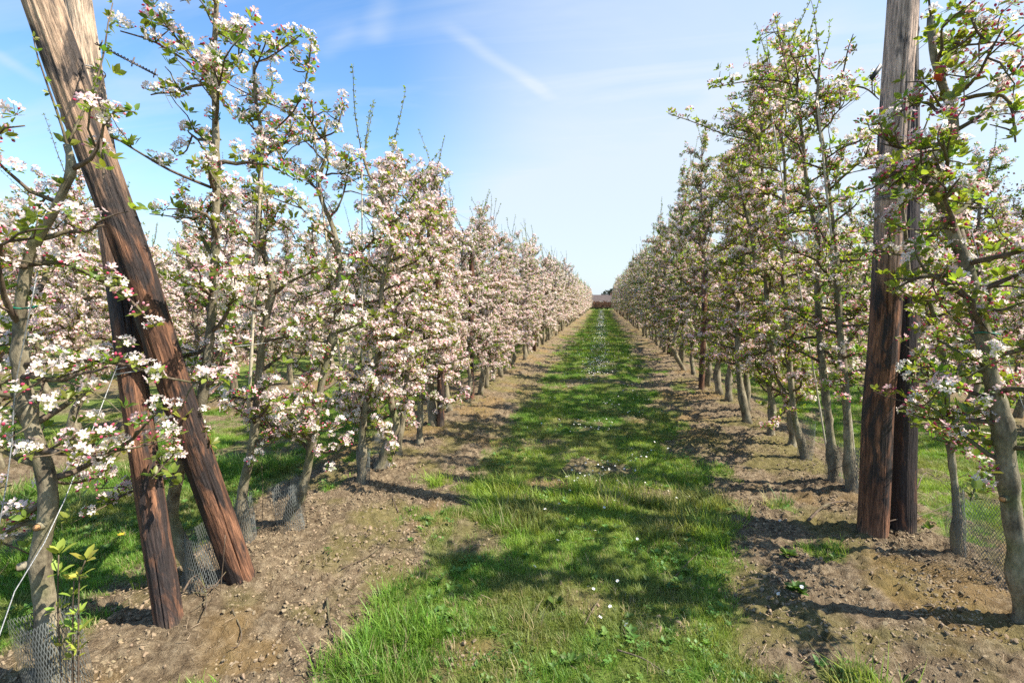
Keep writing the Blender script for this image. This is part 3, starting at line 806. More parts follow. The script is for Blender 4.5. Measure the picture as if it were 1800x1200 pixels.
def grow(seed, trunk, r0, side, lod, dens=1.0, extra=(), crown_lo=0.75, wide=0.45, shoots=2, lush=1.5):
    """returns trunk path+radii, branches [(path, radii)], spurs [(pos, dir, kind, scale)]; side 'l' white with open
    blossom, 'r' greener with pink buds"""
    g = np.random.default_rng(seed)
    H = trunk[-1][2]; n = len(trunk)
    t = np.linspace(0, 1, n); rad = r0 * (1.0 - 0.72 * t ** 1.1); rad = rad * 1.0
    zz = np.clip(trunk[:, 2], 0, 9)
    rad *= 1 + 0.65 * np.exp(-(zz / .09) ** 2) + 0.50 * np.exp(-((zz - .20 - .1 * ((seed * .37) % 1)) / .08) ** 2)
    rad *= 1 + 0.05 * np.sin(t * 31 + seed) * (t < 0.9)
    if lod == 0:
        for _ in range(9): rad *= 1 + g.uniform(.10, .32) * np.exp(-((zz - g.uniform(.5, H)) / .028) ** 2)
    br, sp = [], []

    def kind():
        u = g.uniform()
        if side == 'l': return 'open' if u < .63 else 'bud' if u < .78 else 'leaf'
        return 'open' if u < .21 else 'bud' if u < .56 else 'leaf'

    def spurs_on(path, step, p_=1.0, top=False):
        L = np.linalg.norm(np.diff(path, axis=0), axis=1).sum(); m = max(2, int(L / step)); q = resample(path, m)
        for i in range(1, m):
            if g.uniform() > p_: continue
            a = g.normal(size=3); a[2] = abs(a[2]) + 0.5
            dd = a / np.linalg.norm(a)
            k = kind()
            sp.append((q[i] + dd * g.uniform(0.004, 0.03), dd + [0.0, 0, 0.25], k, g.uniform(0.8, 1.15)))
    z = crown_lo; az = g.uniform(0, TAU)
    zs = trunk[:, 2]
    while z < H - 0.05:
        f = (z - crown_lo) / (H - crown_lo)
        base = np.array([np.interp(z, zs, trunk[:, 0]), np.interp(z, zs, trunk[:, 1]), z]); rr = np.interp(z, zs, rad)
        az += 2.4 + g.normal(0, .5)
        L = (wide * (0.98 - 0.42 * f ** 1.5)) * g.uniform(0.65, 1.25)
        d = np.array([math.cos(az), 0.8 * math.sin(az), g.uniform(-.05, .75) + 0.3 * f])
        P = bend_path(g, base, d, L, 6, 0.24, -0.03 if f < .7 else .05)
        R = np.linspace(min(rr * .6, 0.013), 0.0028, len(P)); br.append([(P, R)])
        spurs_on(P[1:], 0.036 / dens)
        for _ in range(g.integers(2, 5)):
            i = g.integers(1, 6); d2 = (P[min(i + 1, 6)] - P[i]); d2 = d2 / (np.linalg.norm(d2) + 1e-9) + g.normal(size=3) * .9 + [0, 0, .25]
            Q = bend_path(g, P[i], d2, g.uniform(.10, .26), 4, 0.25, 0.02)
            br[-1].append((Q, np.linspace(.0045, .002, 5))); spurs_on(Q, 0.045 / dens)
        z += g.uniform(.07, .145) / lush * (1 + .45 * f)
    spurs_on(trunk[int(n * .40):], 0.09 / dens)
    for k in range(shoots):                                   # upright young shoots at the top
        b = trunk[-1] + g.normal(size=3) * [.12, .12, .03]; Ls = g.uniform(.25, .65)
        Q = bend_path(g, trunk[-1], (b - trunk[-1]) * 1.5 + [0, 0, .5], Ls, 6, 0.08, .08)
        br.append([(Q, np.linspace(.0045, .0016, 7))])
        q = resample(Q, int(Ls / .035))
        for i in range(2, len(q)):
            dd = g.normal(size=3) * .8 + [0, 0, .8]; sp.append((q[i], dd, 'leaf', g.uniform(.35, .62)))
    for path, r in extra:
        P = smooth_path(path, 9); br.append([(P, np.linspace(r, .003, 9))]); spurs_on(P[1:], .040, .95)
        for _ in range(2):
            i = g.integers(3, 8); Q = bend_path(g, P[i], g.normal(size=3) + [0, 0, .4], g.uniform(.06, .14), 3, .2, .02); br[-1].append((Q, np.linspace(.004, .002, 4))); spurs_on(Q, .05)
    return rad, br, sp


def merge_spurs(sp, lod, g):
    """all clusters of a tree in one go: petals mesh, leaves mesh"""
    pet, lef = MB(), MB()
    groups = {}
    for s in sp: groups.setdefault((s[2], int(g.integers(NVAR[lod]))), []).append(s)
    for (k, v), L in groups.items():
        V, C, f3, f4, m3, m4 = TPL[(k, lod)][v].arrays()
        f3 = np.vstack([f3, f4[:, [0, 1, 2]], f4[:, [0, 2, 3]]]) if len(f4) else f3
        m3 = np.r_[m3, m4, m4]
        n = len(L); M = np.stack([frame(np.asarray(s[1]), g) * s[3] for s in L]); P = np.stack([s[0] for s in L])
        W = np.einsum('nij,vj->nvi', M, V) + P[:, None]
        shade = g.uniform(.85, 1.12, (n, 1, 1)); CC = C[None] * shade
        for mb, mm in ((pet, 0), (lef, 1)):
            f = f3[m3 == mm]
            if not len(f): continue
            used, inv = np.unique(f, return_inverse=True); f = inv.reshape(-1, 3)
            nv = len(used); FF = (f[None] + (np.arange(n) * nv)[:, None, None]).reshape(-1, 3)
            mb.add(W[:, used].reshape(-1, 3), FF, None, CC[:, used].reshape(-1, 3), 0)
    return pet, lef


def trunk_cols(path, side):
    # bark darker and mossier where the crown begins (old knobbly wood), paler mid trunk
    n = len(path); return np.clip(0.92 + 0.12 * np.sin(np.linspace(0, 9, n)), .6, 1.1)[:, None] * np.array([[1, 1, .97]])


def near_tree(name_seed, trunk_px, Y, r0, side, label, group, dens=1.0, extra_px=(), H=None, cuts=(), **kw):
    """a tree built limb by limb: trunk, every branch, every blossom cluster and leaf rosette is a part"""
    pts = [at(px, py, Y) if len(q) == 0 else at(px, py, q[0]) for (px, py, *q) in trunk_px]
    pts[0][2] = min(pts[0][2], 0.0) - 0.04
    if H and pts[-1][2] < H:
        g0 = np.random.default_rng(name_seed); p = pts[-1].copy()
        while p[2] < H: p = p + np.array([g0.normal(0, .035), g0.normal(0, .03), .22]); pts.append(p.copy())
    path = smooth_path(pts, 70)
    extra = [([at(*q) for q in ex], r) for ex, r in extra_px]
    rad, br, sp = grow(name_seed, path, r0, side, 0, dens, extra, **kw)
    base = np.array([path[0][0], path[0][1], 0.0])
    root = empty('apple_tree', base, label, 'apple tree', group)
    mb = MB(); tube(mb, path, rad, 14, trunk_cols(path, side), rough=0.05, seed=name_seed)
    tr = mb.build('trunk', M_BARK, root, origin=base)
    for (k, fx) in cuts:                                      # pruning stubs with an orange cut face
        k = int(k * 2.4); p = path[k]; d = np.array(fx, float); d /= np.linalg.norm(d); q = p + d * (rad[k] + .022)
        mb = MB(); tube(mb, [p, q], [.017, .0135], 9, cap=False); mb.build('branch_stub', M_BARK, tr, origin=base)
        mb = MB(); tube(mb, [q - d * .004, q + d * .001], [.0115, .011], 9, cap=True); mb.build('pruning_cut', M_CUT, tr, origin=base)
    for L in br:
        mb = MB()
        for i, (P, R) in enumerate(L): tube(mb, P, R, 6 if i == 0 else 4, seed=i)
        mb.build('branch', M_TWIG if L[0][1][0] < .016 else M_BARK, root, origin=base)
    g = np.random.default_rng(name_seed + 5)
    if len(sp) > 295:
        keep = g.permutation(len(sp)); rest = [sp[i] for i in keep[295:]]; sp = [sp[i] for i in keep[:295]]
        for mb, nm, mt in zip(merge_spurs(rest, 0 if Y < 3 else 1, g), ('blossoms', 'leaves'), (M_PETAL, M_LEAF)):
            tag(mb.build(nm, mt, root, origin=base), kind='stuff')
    for p, d, k, s in sp:
        o = link('leaf_rosette' if k == 'leaf' else 'blossom_cluster', CL_MESH[(k, int(g.integers(NVAR[0])))], root)
        M = Matrix(frame(np.asarray(d), g).tolist()).to_4x4()
        o.matrix_local = Matrix.Translation(Vector((p - base).tolist())) @ M @ Matrix.Scale(float(s), 4)
    return root, path, rad, br


def generic_trunk(g, H, lean=0.05):
    n = 9; z = np.linspace(-0.04, H, n); x = np.cumsum(g.normal(0, lean, n)); y = np.cumsum(g.normal(0, lean, n))
    x[1] += g.normal(0, .06); y[1] += g.normal(0, .05)
    x -= x[0]; y -= y[0]
    k = np.linspace(0, 1, n); x -= k * x[-1] * .8; y -= k * y[-1] * .8
    return smooth_path(np.stack([x, y, z], 1), 22)


def make_proto(seed, lod, side):
    g = np.random.default_rng(seed); H = (2.68 if side == 'l' else 3.42 if lod == 1 else 3.15) * g.uniform(.95, 1.06)
    path = generic_trunk(g, H)
    rad, br, sp = grow(seed, path, g.uniform(.032, .042), side, lod, {1: 1.6 if side == 'l' else 1.75, 2: 1.6, 3: 1.10}[lod], crown_lo=g.uniform(.42, .58) if side == 'l' else g.uniform(.45, .62), lush=2.0,
                       wide=.50 if side == 'l' else .50, shoots=int(g.integers(1, 4)))
    mt = MB(); tube(mt, path, rad, {1: 10, 2: 7, 3: 5}[lod], trunk_cols(path, side), rough=.06, seed=seed)
    mbx = MB()
    for L in br:
        for i, (P, R) in enumerate(L):
            if lod == 3 and i: continue
            if lod >= 2: P, R = P[::2], R[::2] * 1.15
            tube(mbx, P, R, {1: 5, 2: 4, 3: 3}[lod], cap=False)
    pet, lef = merge_spurs(sp, lod, g)
    return dict(trunk=mt.mesh('trunk', M_BARK), branches=mbx.mesh('branches', M_TWIG), blossoms=pet.mesh('blossoms', M_PETAL), leaves=lef.mesh('leaves', M_LEAF))


NP = {1: 7, 2: 6, 3: 5}
PROTO = {(lod, s): [make_proto(5000 + lod * 100 + i * 7 + (50 if s == 'r' else 0), lod, s) for i in range(NP[lod])] for lod in (1, 2, 3) for s in 'lr'}
for k_, v_ in PROTO.items(): print(k_, [sum(len(m.polygons) for m in p.values()) for p in v_])

gt = np.random.default_rng(77)


def place_tree(x, y, lod, side, label, group):
    pr = PROTO[(lod, side)][int(gt.integers(NP[lod]))]
    root = empty('apple_tree', (x, y, float(ground_z(x, y, False)) - .01), label, 'apple tree', group)
    for nm in ('trunk', 'branches', 'blossoms', 'leaves'):
        o = link(nm, pr[nm], root)
        if nm in ('branches', 'blossoms', 'leaves'): o['kind'] = 'stuff'
    root.rotation_euler = (gt.normal(0, .02), gt.normal(0, .02), gt.uniform(0, TAU))
    s = gt.uniform(.90, 1.10); root.scale = (s * gt.uniform(.9, 1.08), s, s * gt.uniform(.94, 1.06))
    return root


GL, GR = 'apple trees of the row left of the grass path', 'apple trees of the row right of the grass path'
ORD = ['first', 'second', 'third', 'fourth', 'fifth', 'sixth', 'seventh', 'eighth', 'ninth', 'tenth', 'eleventh', 'twelfth', 'thirteenth', 'fourteenth', 'fifteenth', 'sixteenth',
       'seventeenth', 'eighteenth', 'nineteenth', 'twentieth']

# --- the nearest trees, their trunks as the photograph shows them
near_tree(1, [(92, 1215), (85, 1100), (70, 980), (84, 900), (80, 830), (52, 740), (36, 650), (36, 560), (45, 480), (62, 425), (95, 370), (125, 300), (118, 255)], 1.27, .036, 'l',
          'apple tree at the left picture edge, its bent pale trunk in wire netting', GL, .75,
          extra_px=[([(50, 465, 1.27), (115, 462, 1.3), (170, 490, 1.36), (215, 515, 1.42), (275, 575, 1.46)], .010),
                    ([(45, 640, 1.27), (100, 635, 1.3), (190, 636, 1.34), (250, 650, 1.38), (330, 672, 1.45), (385, 668, 1.5)], .008),
                    ([(72, 920, 1.27), (40, 920, 1.27), (0, 940, 1.25), (-40, 950, 1.2)], .013),
                    ([(80, 840, 1.27), (120, 850, 1.4), (165, 840, 1.5), (190, 830, 1.6)], .007)],
          cuts=[(10, (0.5, -1, 0.2)), (8, (-.8, -1, 0))], crown_lo=.80, wide=.38, shoots=2)
near_tree(2, [(365, 1058), (322, 965), (302, 905), (322, 800), (355, 700), (368, 600), (378, 450), (380, 330), (378, 180), (375, 130), (380, 20), (380, -30)], 1.9, .030, 'l',
          'tall apple tree with straight trunk rising just right of the tarred posts', GL, 1.0,
          extra_px=[([(378, 140, 1.9), (300, 90, 1.8), (262, 70, 1.75), (212, 55, 1.72)], .006), ([(378, 150, 1.9), (320, 80, 1.85), (285, 35, 1.8), (252, 2, 1.8)], .006),
                    ([(372, 330, 1.9), (300, 300, 1.8), (240, 265, 1.75), (190, 235, 1.72)], .007)], crown_lo=.65, wide=.36, shoots=1)
near_tree(3, [(438, 948), (425, 880), (440, 800), (452, 720), (457, 640), (468, 560), (480, 500), (462, 440), (455, 400), (457, 330), (460, 240), (450, 180), (446, 110)], 2.35, .028, 'l',
          'apple tree with white cane tied to its grey trunk, second right of the posts', GL, 1.0,
          extra_px=[([(450, 110, 2.35), (475, 100, 2.3), (505, 80, 2.25), (530, 60, 2.25)], .005), ([(470, 240, 2.35), (520, 190, 2.3), (540, 130, 2.3), (548, 68, 2.3)], .005)],
          crown_lo=.65, wide=.36, shoots=0)
near_tree(4, [(505, 955), (508, 905), (530, 862), (545, 800), (553, 740), (572, 640), (592, 560), (597, 460), (585, 400), (565, 350), (562, 310), (577, 265), (570, 240), (575, 215)], 2.55, .030, 'l',
          'apple tree with crooked S-shaped trunk in netting beside a tall bare cane', GL, 1.0,
          extra_px=[([(548, 790, 2.55), (570, 795, 2.5), (600, 788, 2.5), (618, 770, 2.48)], .012), ([(545, 770, 2.55), (520, 762, 2.5), (490, 750, 2.45), (450, 745, 2.4)], .010),
                    ([(570, 240, 2.55), (590, 230, 2.5), (600, 200, 2.5), (605, 180, 2.5)], .005)], crown_lo=.55, wide=.42, shoots=0)
near_tree(5, [(634, 862), (636, 800), (640, 730), (655, 665), (668, 600), (672, 500), (690, 420), (672, 350), (650, 310), (640, 280)], 3.29, .030, 'l',
          'apple tree whose dark lower trunk stands in shade at the path edge', GL, 1.35, lush=2.0, crown_lo=.5, shoots=3)
near_tree(6, [(660, 835), (682, 780), (697, 748), (687, 700), (690, 600), (700, 480), (692, 400), (675, 340)], 3.65, .032, 'l',
          'apple tree with mossy trunk bending right then left near its foot', GL, 1.35, lush=2.0, H=2.45, crown_lo=.5, shoots=1)
near_tree(7, [(700, 815), (702, 770), (712, 710), (718, 600), (725, 480), (735, 350), (735, 320)], 4.0, .028, 'l',
          'thin straight apple tree close behind the tree with mossy bent trunk', GL, 1.35, lush=2.0, H=2.5, crown_lo=.55, shoots=1)
near_tree(8, [(737, 795), (738, 740), (742, 660), (745, 560), (752, 420), (760, 320)], 4.4, .030, 'l',
          'apple tree just before the first upright reddish post of the left row', GL, 1.35, lush=2.0, H=2.6, crown_lo=.5)
# right row
near_tree(21, [(1812, 1165), (1796, 1000), (1778, 900), (1768, 800), (1757, 720), (1738, 650), (1722, 560), (1702, 480), (1680, 420), (1655, 360), (1640, 312), (1650, 280), (1672, 250), (1675, 205), (1655, 145), (1640, 90), (1636, 30)], 2.35, .042, 'r',
          'thick twisting grey apple tree at the right picture edge', GR, 1.05, lush=2.3,
          extra_px=[([(1735, 645, 2.35), (1715, 632, 2.3), (1690, 637, 2.28), (1680, 665, 2.25)], .009), ([(1755, 690, 2.35), (1720, 715, 2.3), (1680, 740, 2.28), (1640, 760, 2.25)], .011),
                    ([(1690, 175, 2.35), (1740, 165, 2.3), (1775, 180, 2.25), (1785, 250, 2.2)], .009), ([(1660, 40, 2.35), (1700, 20, 2.3), (1720, 60, 2.25), (1750, 80, 2.2)], .008),
                    ([(1720, 540, 2.35), (1760, 545, 2.3), (1800, 530, 2.25)], .012), ([(1770, 820, 2.35), (1720, 850, 2.3), (1705, 880, 2.25)], .007)],
          cuts=[(8, (-1, -.6, 0)), (16, (-.8, -1, .2)), (4, (-.3, -1, 0))], crown_lo=.80, wide=.42, shoots=1)
near_tree(22, [(1692, 1018), (1680, 955), (1683, 900), (1672, 800), (1665, 720), (1662, 650), (1650, 590), (1630, 520), (1600, 492), (1596, 470)], 2.92, .020, 'r',
          'thin apple tree bending left behind the two posts, beside the thick one', GR, 1.0, H=2.2, crown_lo=.75, wide=.40, shoots=1)
near_tree(23, [(1497, 880), (1492, 800), (1487, 700), (1478, 600), (1470, 480), (1468, 430), (1455, 330), (1446, 250), (1436, 200), (1440, 120)], 3.8, .031, 'r',
          'apple tree with smooth upright trunk immediately left of the thick post', GR, 1.0, H=3.0,
          extra_px=[([(1480, 150, 3.8), (1520, 155, 3.7), (1545, 175, 3.6)], .008), ([(1480, 140, 3.8), (1490, 90, 3.75), (1500, 60, 3.7)], .006)], crown_lo=.80, wide=.42, shoots=2)
near_tree(24, [(1465, 872), (1463, 800), (1452, 700), (1441, 600), (1438, 480), (1442, 430), (1422, 350), (1412, 260), (1403, 170), (1400, 140)], 3.98, .031, 'r',
          'apple tree with a crook at its netted foot, second left of the thick post', GR, 1.0, H=3.1,
          extra_px=[([(1400, 150, 3.98), (1350, 140, 3.9), (1300, 145, 3.85), (1252, 155, 3.8)], .006), ([(1395, 170, 3.98), (1380, 110, 3.9), (1370, 70, 3.9), (1365, 38, 3.9)], .005)],
          crown_lo=.80, wide=.45, shoots=2)
near_tree(25, [(1418, 835), (1412, 790), (1398, 740), (1392, 690), (1385, 600), (1375, 450), (1380, 300), (1372, 230)], 4.6, .028, 'r',
          'apple tree with slim mossy trunk leaning left at its foot', GR, 1.35, lush=2.0, H=3.45,
          extra_px=[([(1330, 250, 4.6), (1270, 235, 4.5), (1220, 215, 4.5), (1175, 200, 4.4)], .006)], crown_lo=.50)
near_tree(26, [(1385, 815), (1393, 760), (1378, 690), (1368, 660), (1350, 560), (1345, 420), (1340, 300)], 5.0, .030, 'r',
          'dark apple tree whose trunk leans back over a neighbouring crooked one', GR, 1.35, lush=2.0, H=3.5, crown_lo=.45)
near_tree(27, [(1352, 790), (1357, 720), (1350, 660), (1340, 560), (1322, 420), (1300, 320)], 5.35, .034, 'r',
          'apple tree with a swollen mossy foot on the shaded strip', GR, 1.35, lush=2.0, H=3.5, crown_lo=.45)

# --- the rest of both rows, then the rows beside them
y = 5.0; k = 8
left_y = []
while y < ROW_END:
    left_y.append(y); y += 0.61 + gt.uniform(-.12, .12)
right_y = []; y = 5.85
while y < ROW_END:
    right_y.append(y); y += 0.61 + gt.uniform(-.12, .12)


def row_label(i, side):
    w = 'left' if side == 'l' else 'right'
    if i < 20: return 'blossoming apple tree, %s from the front in the row %s of the path' % (ORD[i], w)
    return 'slender apple tree far along the %s row, beyond its twentieth tree' % w


for side, ys_, X, G, i0 in (('l', left_y, ROW_L, GL, 8), ('r', right_y, ROW_R, GR, 7)):
    for j, yy in enumerate(ys_):
        lod = 1 if yy < 13 else 2 if yy < 32 else 3
        place_tree(X + gt.normal(0, .05), yy, lod, side, row_label(i0 + j, side), G)
for X, y0, y1, G, lb, s, lb2 in ((-5.13, 3.0, 14.2, 'apple trees of the second row to the left', 'blossoming apple tree well back in the next row behind the left row', 'l', 'row behind the left row, counted from the left picture edge'),
                            (-8.42, 5.0, 12.2, 'apple trees of the third row to the left', 'blossoming apple tree well back in the third row from the path, far left', 'l', 'third row out on the left, counted from the left edge'),
                            (5.08, 5.4, 16, 'apple trees of the second row to the right', 'budding apple tree well back in the next row behind the right row', 'r', 'row behind the right row, counted from the right edge')):
    y = y0; kk = 0
    while y < y1:
        place_tree(X + gt.normal(0, .05), y, 1 if y < 8 and X > -6 else 2, s, ('%s apple tree in the %s' % (ORD[kk], lb2)) if kk < 8 else lb, G); kk += 1; y += .68 + gt.uniform(-.08, .08)


def far_rows():
    """orchard rows that read as one mass behind the near ones"""
    kinds = []
    for s in 'lr':
        for p in PROTO[(3, s)]:
            mb = bpy.data.meshes.new('far_tree')
            vs, fs, ms, cs, n0 = [], [], [], [], 0
            for mi, nm in enumerate(('trunk', 'branches', 'blossoms', 'leaves')):
                me = p[nm]; v = np.empty(len(me.vertices) * 3, np.float32); me.vertices.foreach_get('co', v); v = v.reshape(-1, 3)
                c = np.empty(len(v) * 4, np.float32); me.color_attributes['col'].data.foreach_get('color', c)
                f = [tuple(i + n0 for i in pl.vertices) for pl in me.polygons]
                vs.append(v); fs += f; ms += [mi] * len(f); cs.append(c); n0 += len(v)
            mb.from_pydata(np.concatenate(vs).tolist(), [], fs)
            mb.polygons.foreach_set('material_index', np.array(ms, np.int32))
            a = mb.color_attributes.new('col', 'FLOAT_COLOR', 'POINT'); a.data.foreach_set('color', np.concatenate(cs))
            for m_ in (M_BARK, M_TWIG, M_PETAL, M_LEAF): mb.materials.append(m_)
            kinds.append(mb)
    P, I = [], []
    for X, y0, y1 in ((-5.13, 14.4, 70), (-8.42, 12.5, 70), (-11.7, 7, 70), (-15, 9, 70), (-18.3, 11, 60), (5.08, 16.3, 70), (8.35, 9, 70), (11.6, 12, 70), (14.9, 15, 60)):
        y = y0
        while y < y1:
            P.append((X + gt.normal(0, .05), y)); I.append(int(gt.integers(5)) + (0 if X < 0 else 5)); y += .68
    P = np.array(P); n = len(P); z = ground_z(P[:, 0], P[:, 1], False)
    scatter('far_orchard_rows', 'blossoming orchard rows beyond the nearer rows on both sides', 'orchard rows', kinds, np.c_[P, z],
            np.stack([gt.normal(0, .02, n), gt.normal(0, .02, n), gt.uniform(0, TAU, n)], 1), gt.uniform(.9, 1.1, n), I, np.ones((n, 3)))


far_rows()


# ------------------------------------------------------------------ posts
def post(name, p0, p1, r0, r1, mat_seed, label, group=None, pale=(2.0, 2.9), palec=(0.40, 0.30, 0.21), dark=0.02, sides=110, rings=230, cracks=True, parent=None):
    p0, p1 = np.array(p0, float), np.array(p1, float); ax = p1 - p0; L = np.linalg.norm(ax); ax /= L
    a = np.array([1.0, 0, 0]); u = a - ax * a.dot(ax); u /= np.linalg.norm(u); v = np.cross(ax, u)
    t = np.linspace(0, L, rings); th = np.arange(sides) * TAU / sides
    T, TH = np.meshgrid(t, th, indexing='ij')
    cx, sx = np.cos(TH), np.sin(TH)
    s = mat_seed * 7
    rr = (r0 + (r1 - r0) * T / L)
    ridge = (fbm(cx * 4 + s, sx * 4 + T * .35, s, 3) - .5) * .10 + (fbm(cx * 13 + s, sx * 13 + T * .8, s + 5, 3) - .5) * .09
    bow = (fbm(T * 1.1 + s, T * 0 + 3, s + 9, 2) - .5) * .030
    rr = rr * (1 + ridge)
    if cracks:                                     # long drying cracks
        for q in range(13):
            g = np.random.default_rng(mat_seed * 31 + q); c0 = g.uniform(0, TAU); z0 = g.uniform(0, L * .8); z1 = z0 + g.uniform(.4, 1.1)
            ang = np.angle(np.exp(1j * (TH - c0 - .10 * np.sin(T * 3 + q) - .05 * (T - z0)))); w = np.clip(np.minimum(T - z0, z1 - T) / .15, 0, 1)
            rr = rr - .013 * w * np.exp(-(ang / .040) ** 2)
        for q in range(5):                         # knots
            g = np.random.default_rng(mat_seed * 57 + q); c0 = g.uniform(0, TAU); z0 = g.uniform(.2, L - .2)
            ang = np.angle(np.exp(1j * (TH - c0))); rr = rr + .007 * np.exp(-(ang / .22) ** 2 - ((T - z0) / .02) ** 2)
    V = p0 + ax * T[..., None] + (rr * cx)[..., None] * u + (rr * sx)[..., None] * v + (bow * np.clip(T / L * 4, 0, 1))[..., None] * u
    base = np.array([p0[0], p0[1], 0.0])
    V = V.reshape(-1, 3) - base
    i = np.arange(rings - 1)[:, None] * sides; j = np.arange(sides)[None]; kk = (j + 1) % sides
    f4 = np.stack([i + j, i + kk, i + sides + kk, i + sides + j], -1).reshape(-1, 4)
    uv = np.stack([cx * rr * 1.0, sx * rr, T], -1).reshape(-1, 3)
    nb = len(V); V = np.vstack([V, p1 - base]); uv = np.vstack([uv, [0, 0, L]])
    b = (rings - 1) * sides; jj = np.arange(sides)
    mb = MB(); mb.add(V, np.stack([b + jj, b + (jj + 1) % sides, np.full(sides, nb)], 1), f4)
    me = mb.mesh(name, wood_mat('old_post_wood_%d' % mat_seed, mat_seed * 3.7, pale[0], pale[1], palec, dark))
    at_ = me.attributes.new('uvl', 'FLOAT_VECTOR', 'POINT'); at_.data.foreach_set('vector', uv.astype(np.float32).ravel())
    o = link(name, me, None, tuple(base)); tag(o, label, 'post', group); return o


GP = 'round wooden trellis posts'
b0 = at(430, 1040, 2.0); b0[2] = -.12; A1 = atd(76, 0, 1.70); A0 = at(432, 1040, 2.0); dA = (A1 - A0); A1 = A0 + dA * 1.10; A0 = A0 - dA * .05
post('trellis_post', A0, A1, .067, .060, 1, 'thick post leaning left, crossing in front of a slimmer one', GP, pale=(1.9, 2.75), palec=(.62, .43, .29))
B0 = at(302, 1122, 1.62); B1 = atd(143, 30, 2.10); dB = B1 - B0
post('trellis_post', B0 - dB * .05, B0 + dB * 1.16, .052, .049, 2, 'slimmer post behind the thick leaning one, its foot farther left', GP, pale=(1.7, 2.6), palec=(.58, .43, .30))
C0 = at(1533, 950, 3.13); C1 = at(1587, 0, 3.10); dC = C1 - C0
post('trellis_post', C0 - dC * .04, C0 + dC * 1.27, .079, .067, 3, 'thick upright post, red-brown below and bleached grey above, right row end', GP, pale=(1.6, 2.2), palec=(.64, .46, .35), dark=.05)
D0 = at(1586, 952, 3.17); D1 = at(1594, 130, 3.42); dD = D1 - D0
post('trellis_post', D0 - dD * .04, D0 + dD * 1.25, .070, .060, 4, 'blackened post close behind the right edge of the thick upright post', GP, pale=(2.2, 3.2), palec=(.20, .18, .16), dark=-.14)
for (px, py, lb, s) in ((775, 757, 'thin dark red post standing upright, nearest of the left row', 5), (829, 708, 'short dark post further along the left row, half hidden by blossom', 6),
                        (1232, 690, 'slim reddish post standing among right row trunks in shade', 7)):
    gx, gy = gnd(px, py)
    post('trellis_post', (gx, gy, -.1), (gx + .01, gy, 2.35 if px < 1000 else 2.0), .043, .040, s, lb, GP, pale=(2.6, 3.4), dark=.03, sides=20, rings=60)
for yy in (13.0, 20.0, 27.0, 34.0, 41.0, 48.0, 55.0):
    for X, w in ((ROW_L + .02, 'left'), (ROW_R - .02, 'right')):
        mbp = MB(); tube(mbp, [(0, 0, -.1), (0.01, 0, 1.3), (0, 0, 2.45)], [.045, .043, .04], 9)
        if yy == 13.0 and w == 'left': M_POST = flat_mat('dark_post', (0.10, 0.045, 0.028), .8, nscale=9, namp=.5)
        o = mbp.build('trellis_post', M_POST); o.location = (X, yy, 0)
        tag(o, 'distant dark trellis post amid the %s row of blossom' % w, 'post', 'distant posts in the %s row' % w)


# ------------------------------------------------------------------ wires, canes, tree guards, tags
def wire(name, pts, r, mat, label, cat, group=None, n=None, sides=4):
    mb = MB(); P = smooth_path(pts, n or max(2, len(pts) * 3)); base = P[0].copy(); tube(mb, P, r, sides)
    o = mb.build(name, mat, origin=base); o.location = base; tag(o, label, cat, group); return o


def row_wire(X, y0, z, y1, lbl, grp):
    g = np.random.default_rng(int(z * 100 + abs(X) * 10)); ys = np.linspace(y0, y1, 24)
    pts = np.stack([np.full(24, X) + g.normal(0, .006, 24), ys, z - .03 * np.abs(np.sin(ys * .45)) + g.normal(0, .004, 24)], 1)
    mb = MB(); tube(mb, pts, .0018, 4); o = mb.build('trellis_wire', M_WIRE, origin=pts[0]); o.location = pts[0]; tag(o, lbl, 'wire', grp)


WB = B0 + dB * .9
for z, nm in ((2.63, 'top'), (1.95, 'middle'), (1.28, 'lowest')):
    row_wire(ROW_L, 1.70, z, 40, '%s trellis wire running away along the left row' % nm, 'trellis wires of the left row')
    row_wire(ROW_R, 3.15, z + .35, 40, '%s trellis wire running away along the right row' % nm, 'trellis wires of the right row')
# twisted joint of the top wire where it leaves the post
mb = MB(); tt = np.linspace(0, 1, 60)
Pa, Pb = at(168, 76, 1.68), at(276, 132, 1.95)
for ph in (0, math.pi):
    pts = Pa + (Pb - Pa) * tt[:, None] + .0045 * np.stack([np.cos(tt * 60 + ph), np.zeros(60), np.sin(tt * 60 + ph)], 1); tube(mb, pts, .0026, 5)
for q in (0.05, .1, .55, .93): tube(mb, [Pa + (Pb - Pa) * q + [0, 0, -.02], Pa + (Pb - Pa) * (q + .02), Pa + (Pb - Pa) * (q + .03) + [0.01, 0, .022]], .0032, 4)
tube(mb, smooth_path([Pb, at(290, 165, 2.0), at(303, 190, 2.0)], 8), .0014, 4)
o = mb.build('wire_splice', M_RUSTWIRE, origin=Pa); o.location = Pa; tag(o, 'twisted dark wire splice leaving the post top against blue sky', 'wire')


def ring_wire(c, ax, r, label, turns=3):
    mb = MB(); ax = np.array(ax) / np.linalg.norm(ax); u = np.cross(ax, [0, 1, 0]); u /= np.linalg.norm(u); v = np.cross(ax, u)
    t = np.linspace(0, TAU * turns, 26 * turns); pts = (np.cos(t) * r)[:, None] * u + (np.sin(t) * r)[:, None] * v + ax * (t / TAU * .012 + .006 * np.sin(t * .5))[:, None]
    tube(mb, pts, .0022, 4); o = mb.build('wire_binding', M_WIRE); o.location = c; tag(o, label, 'wire')


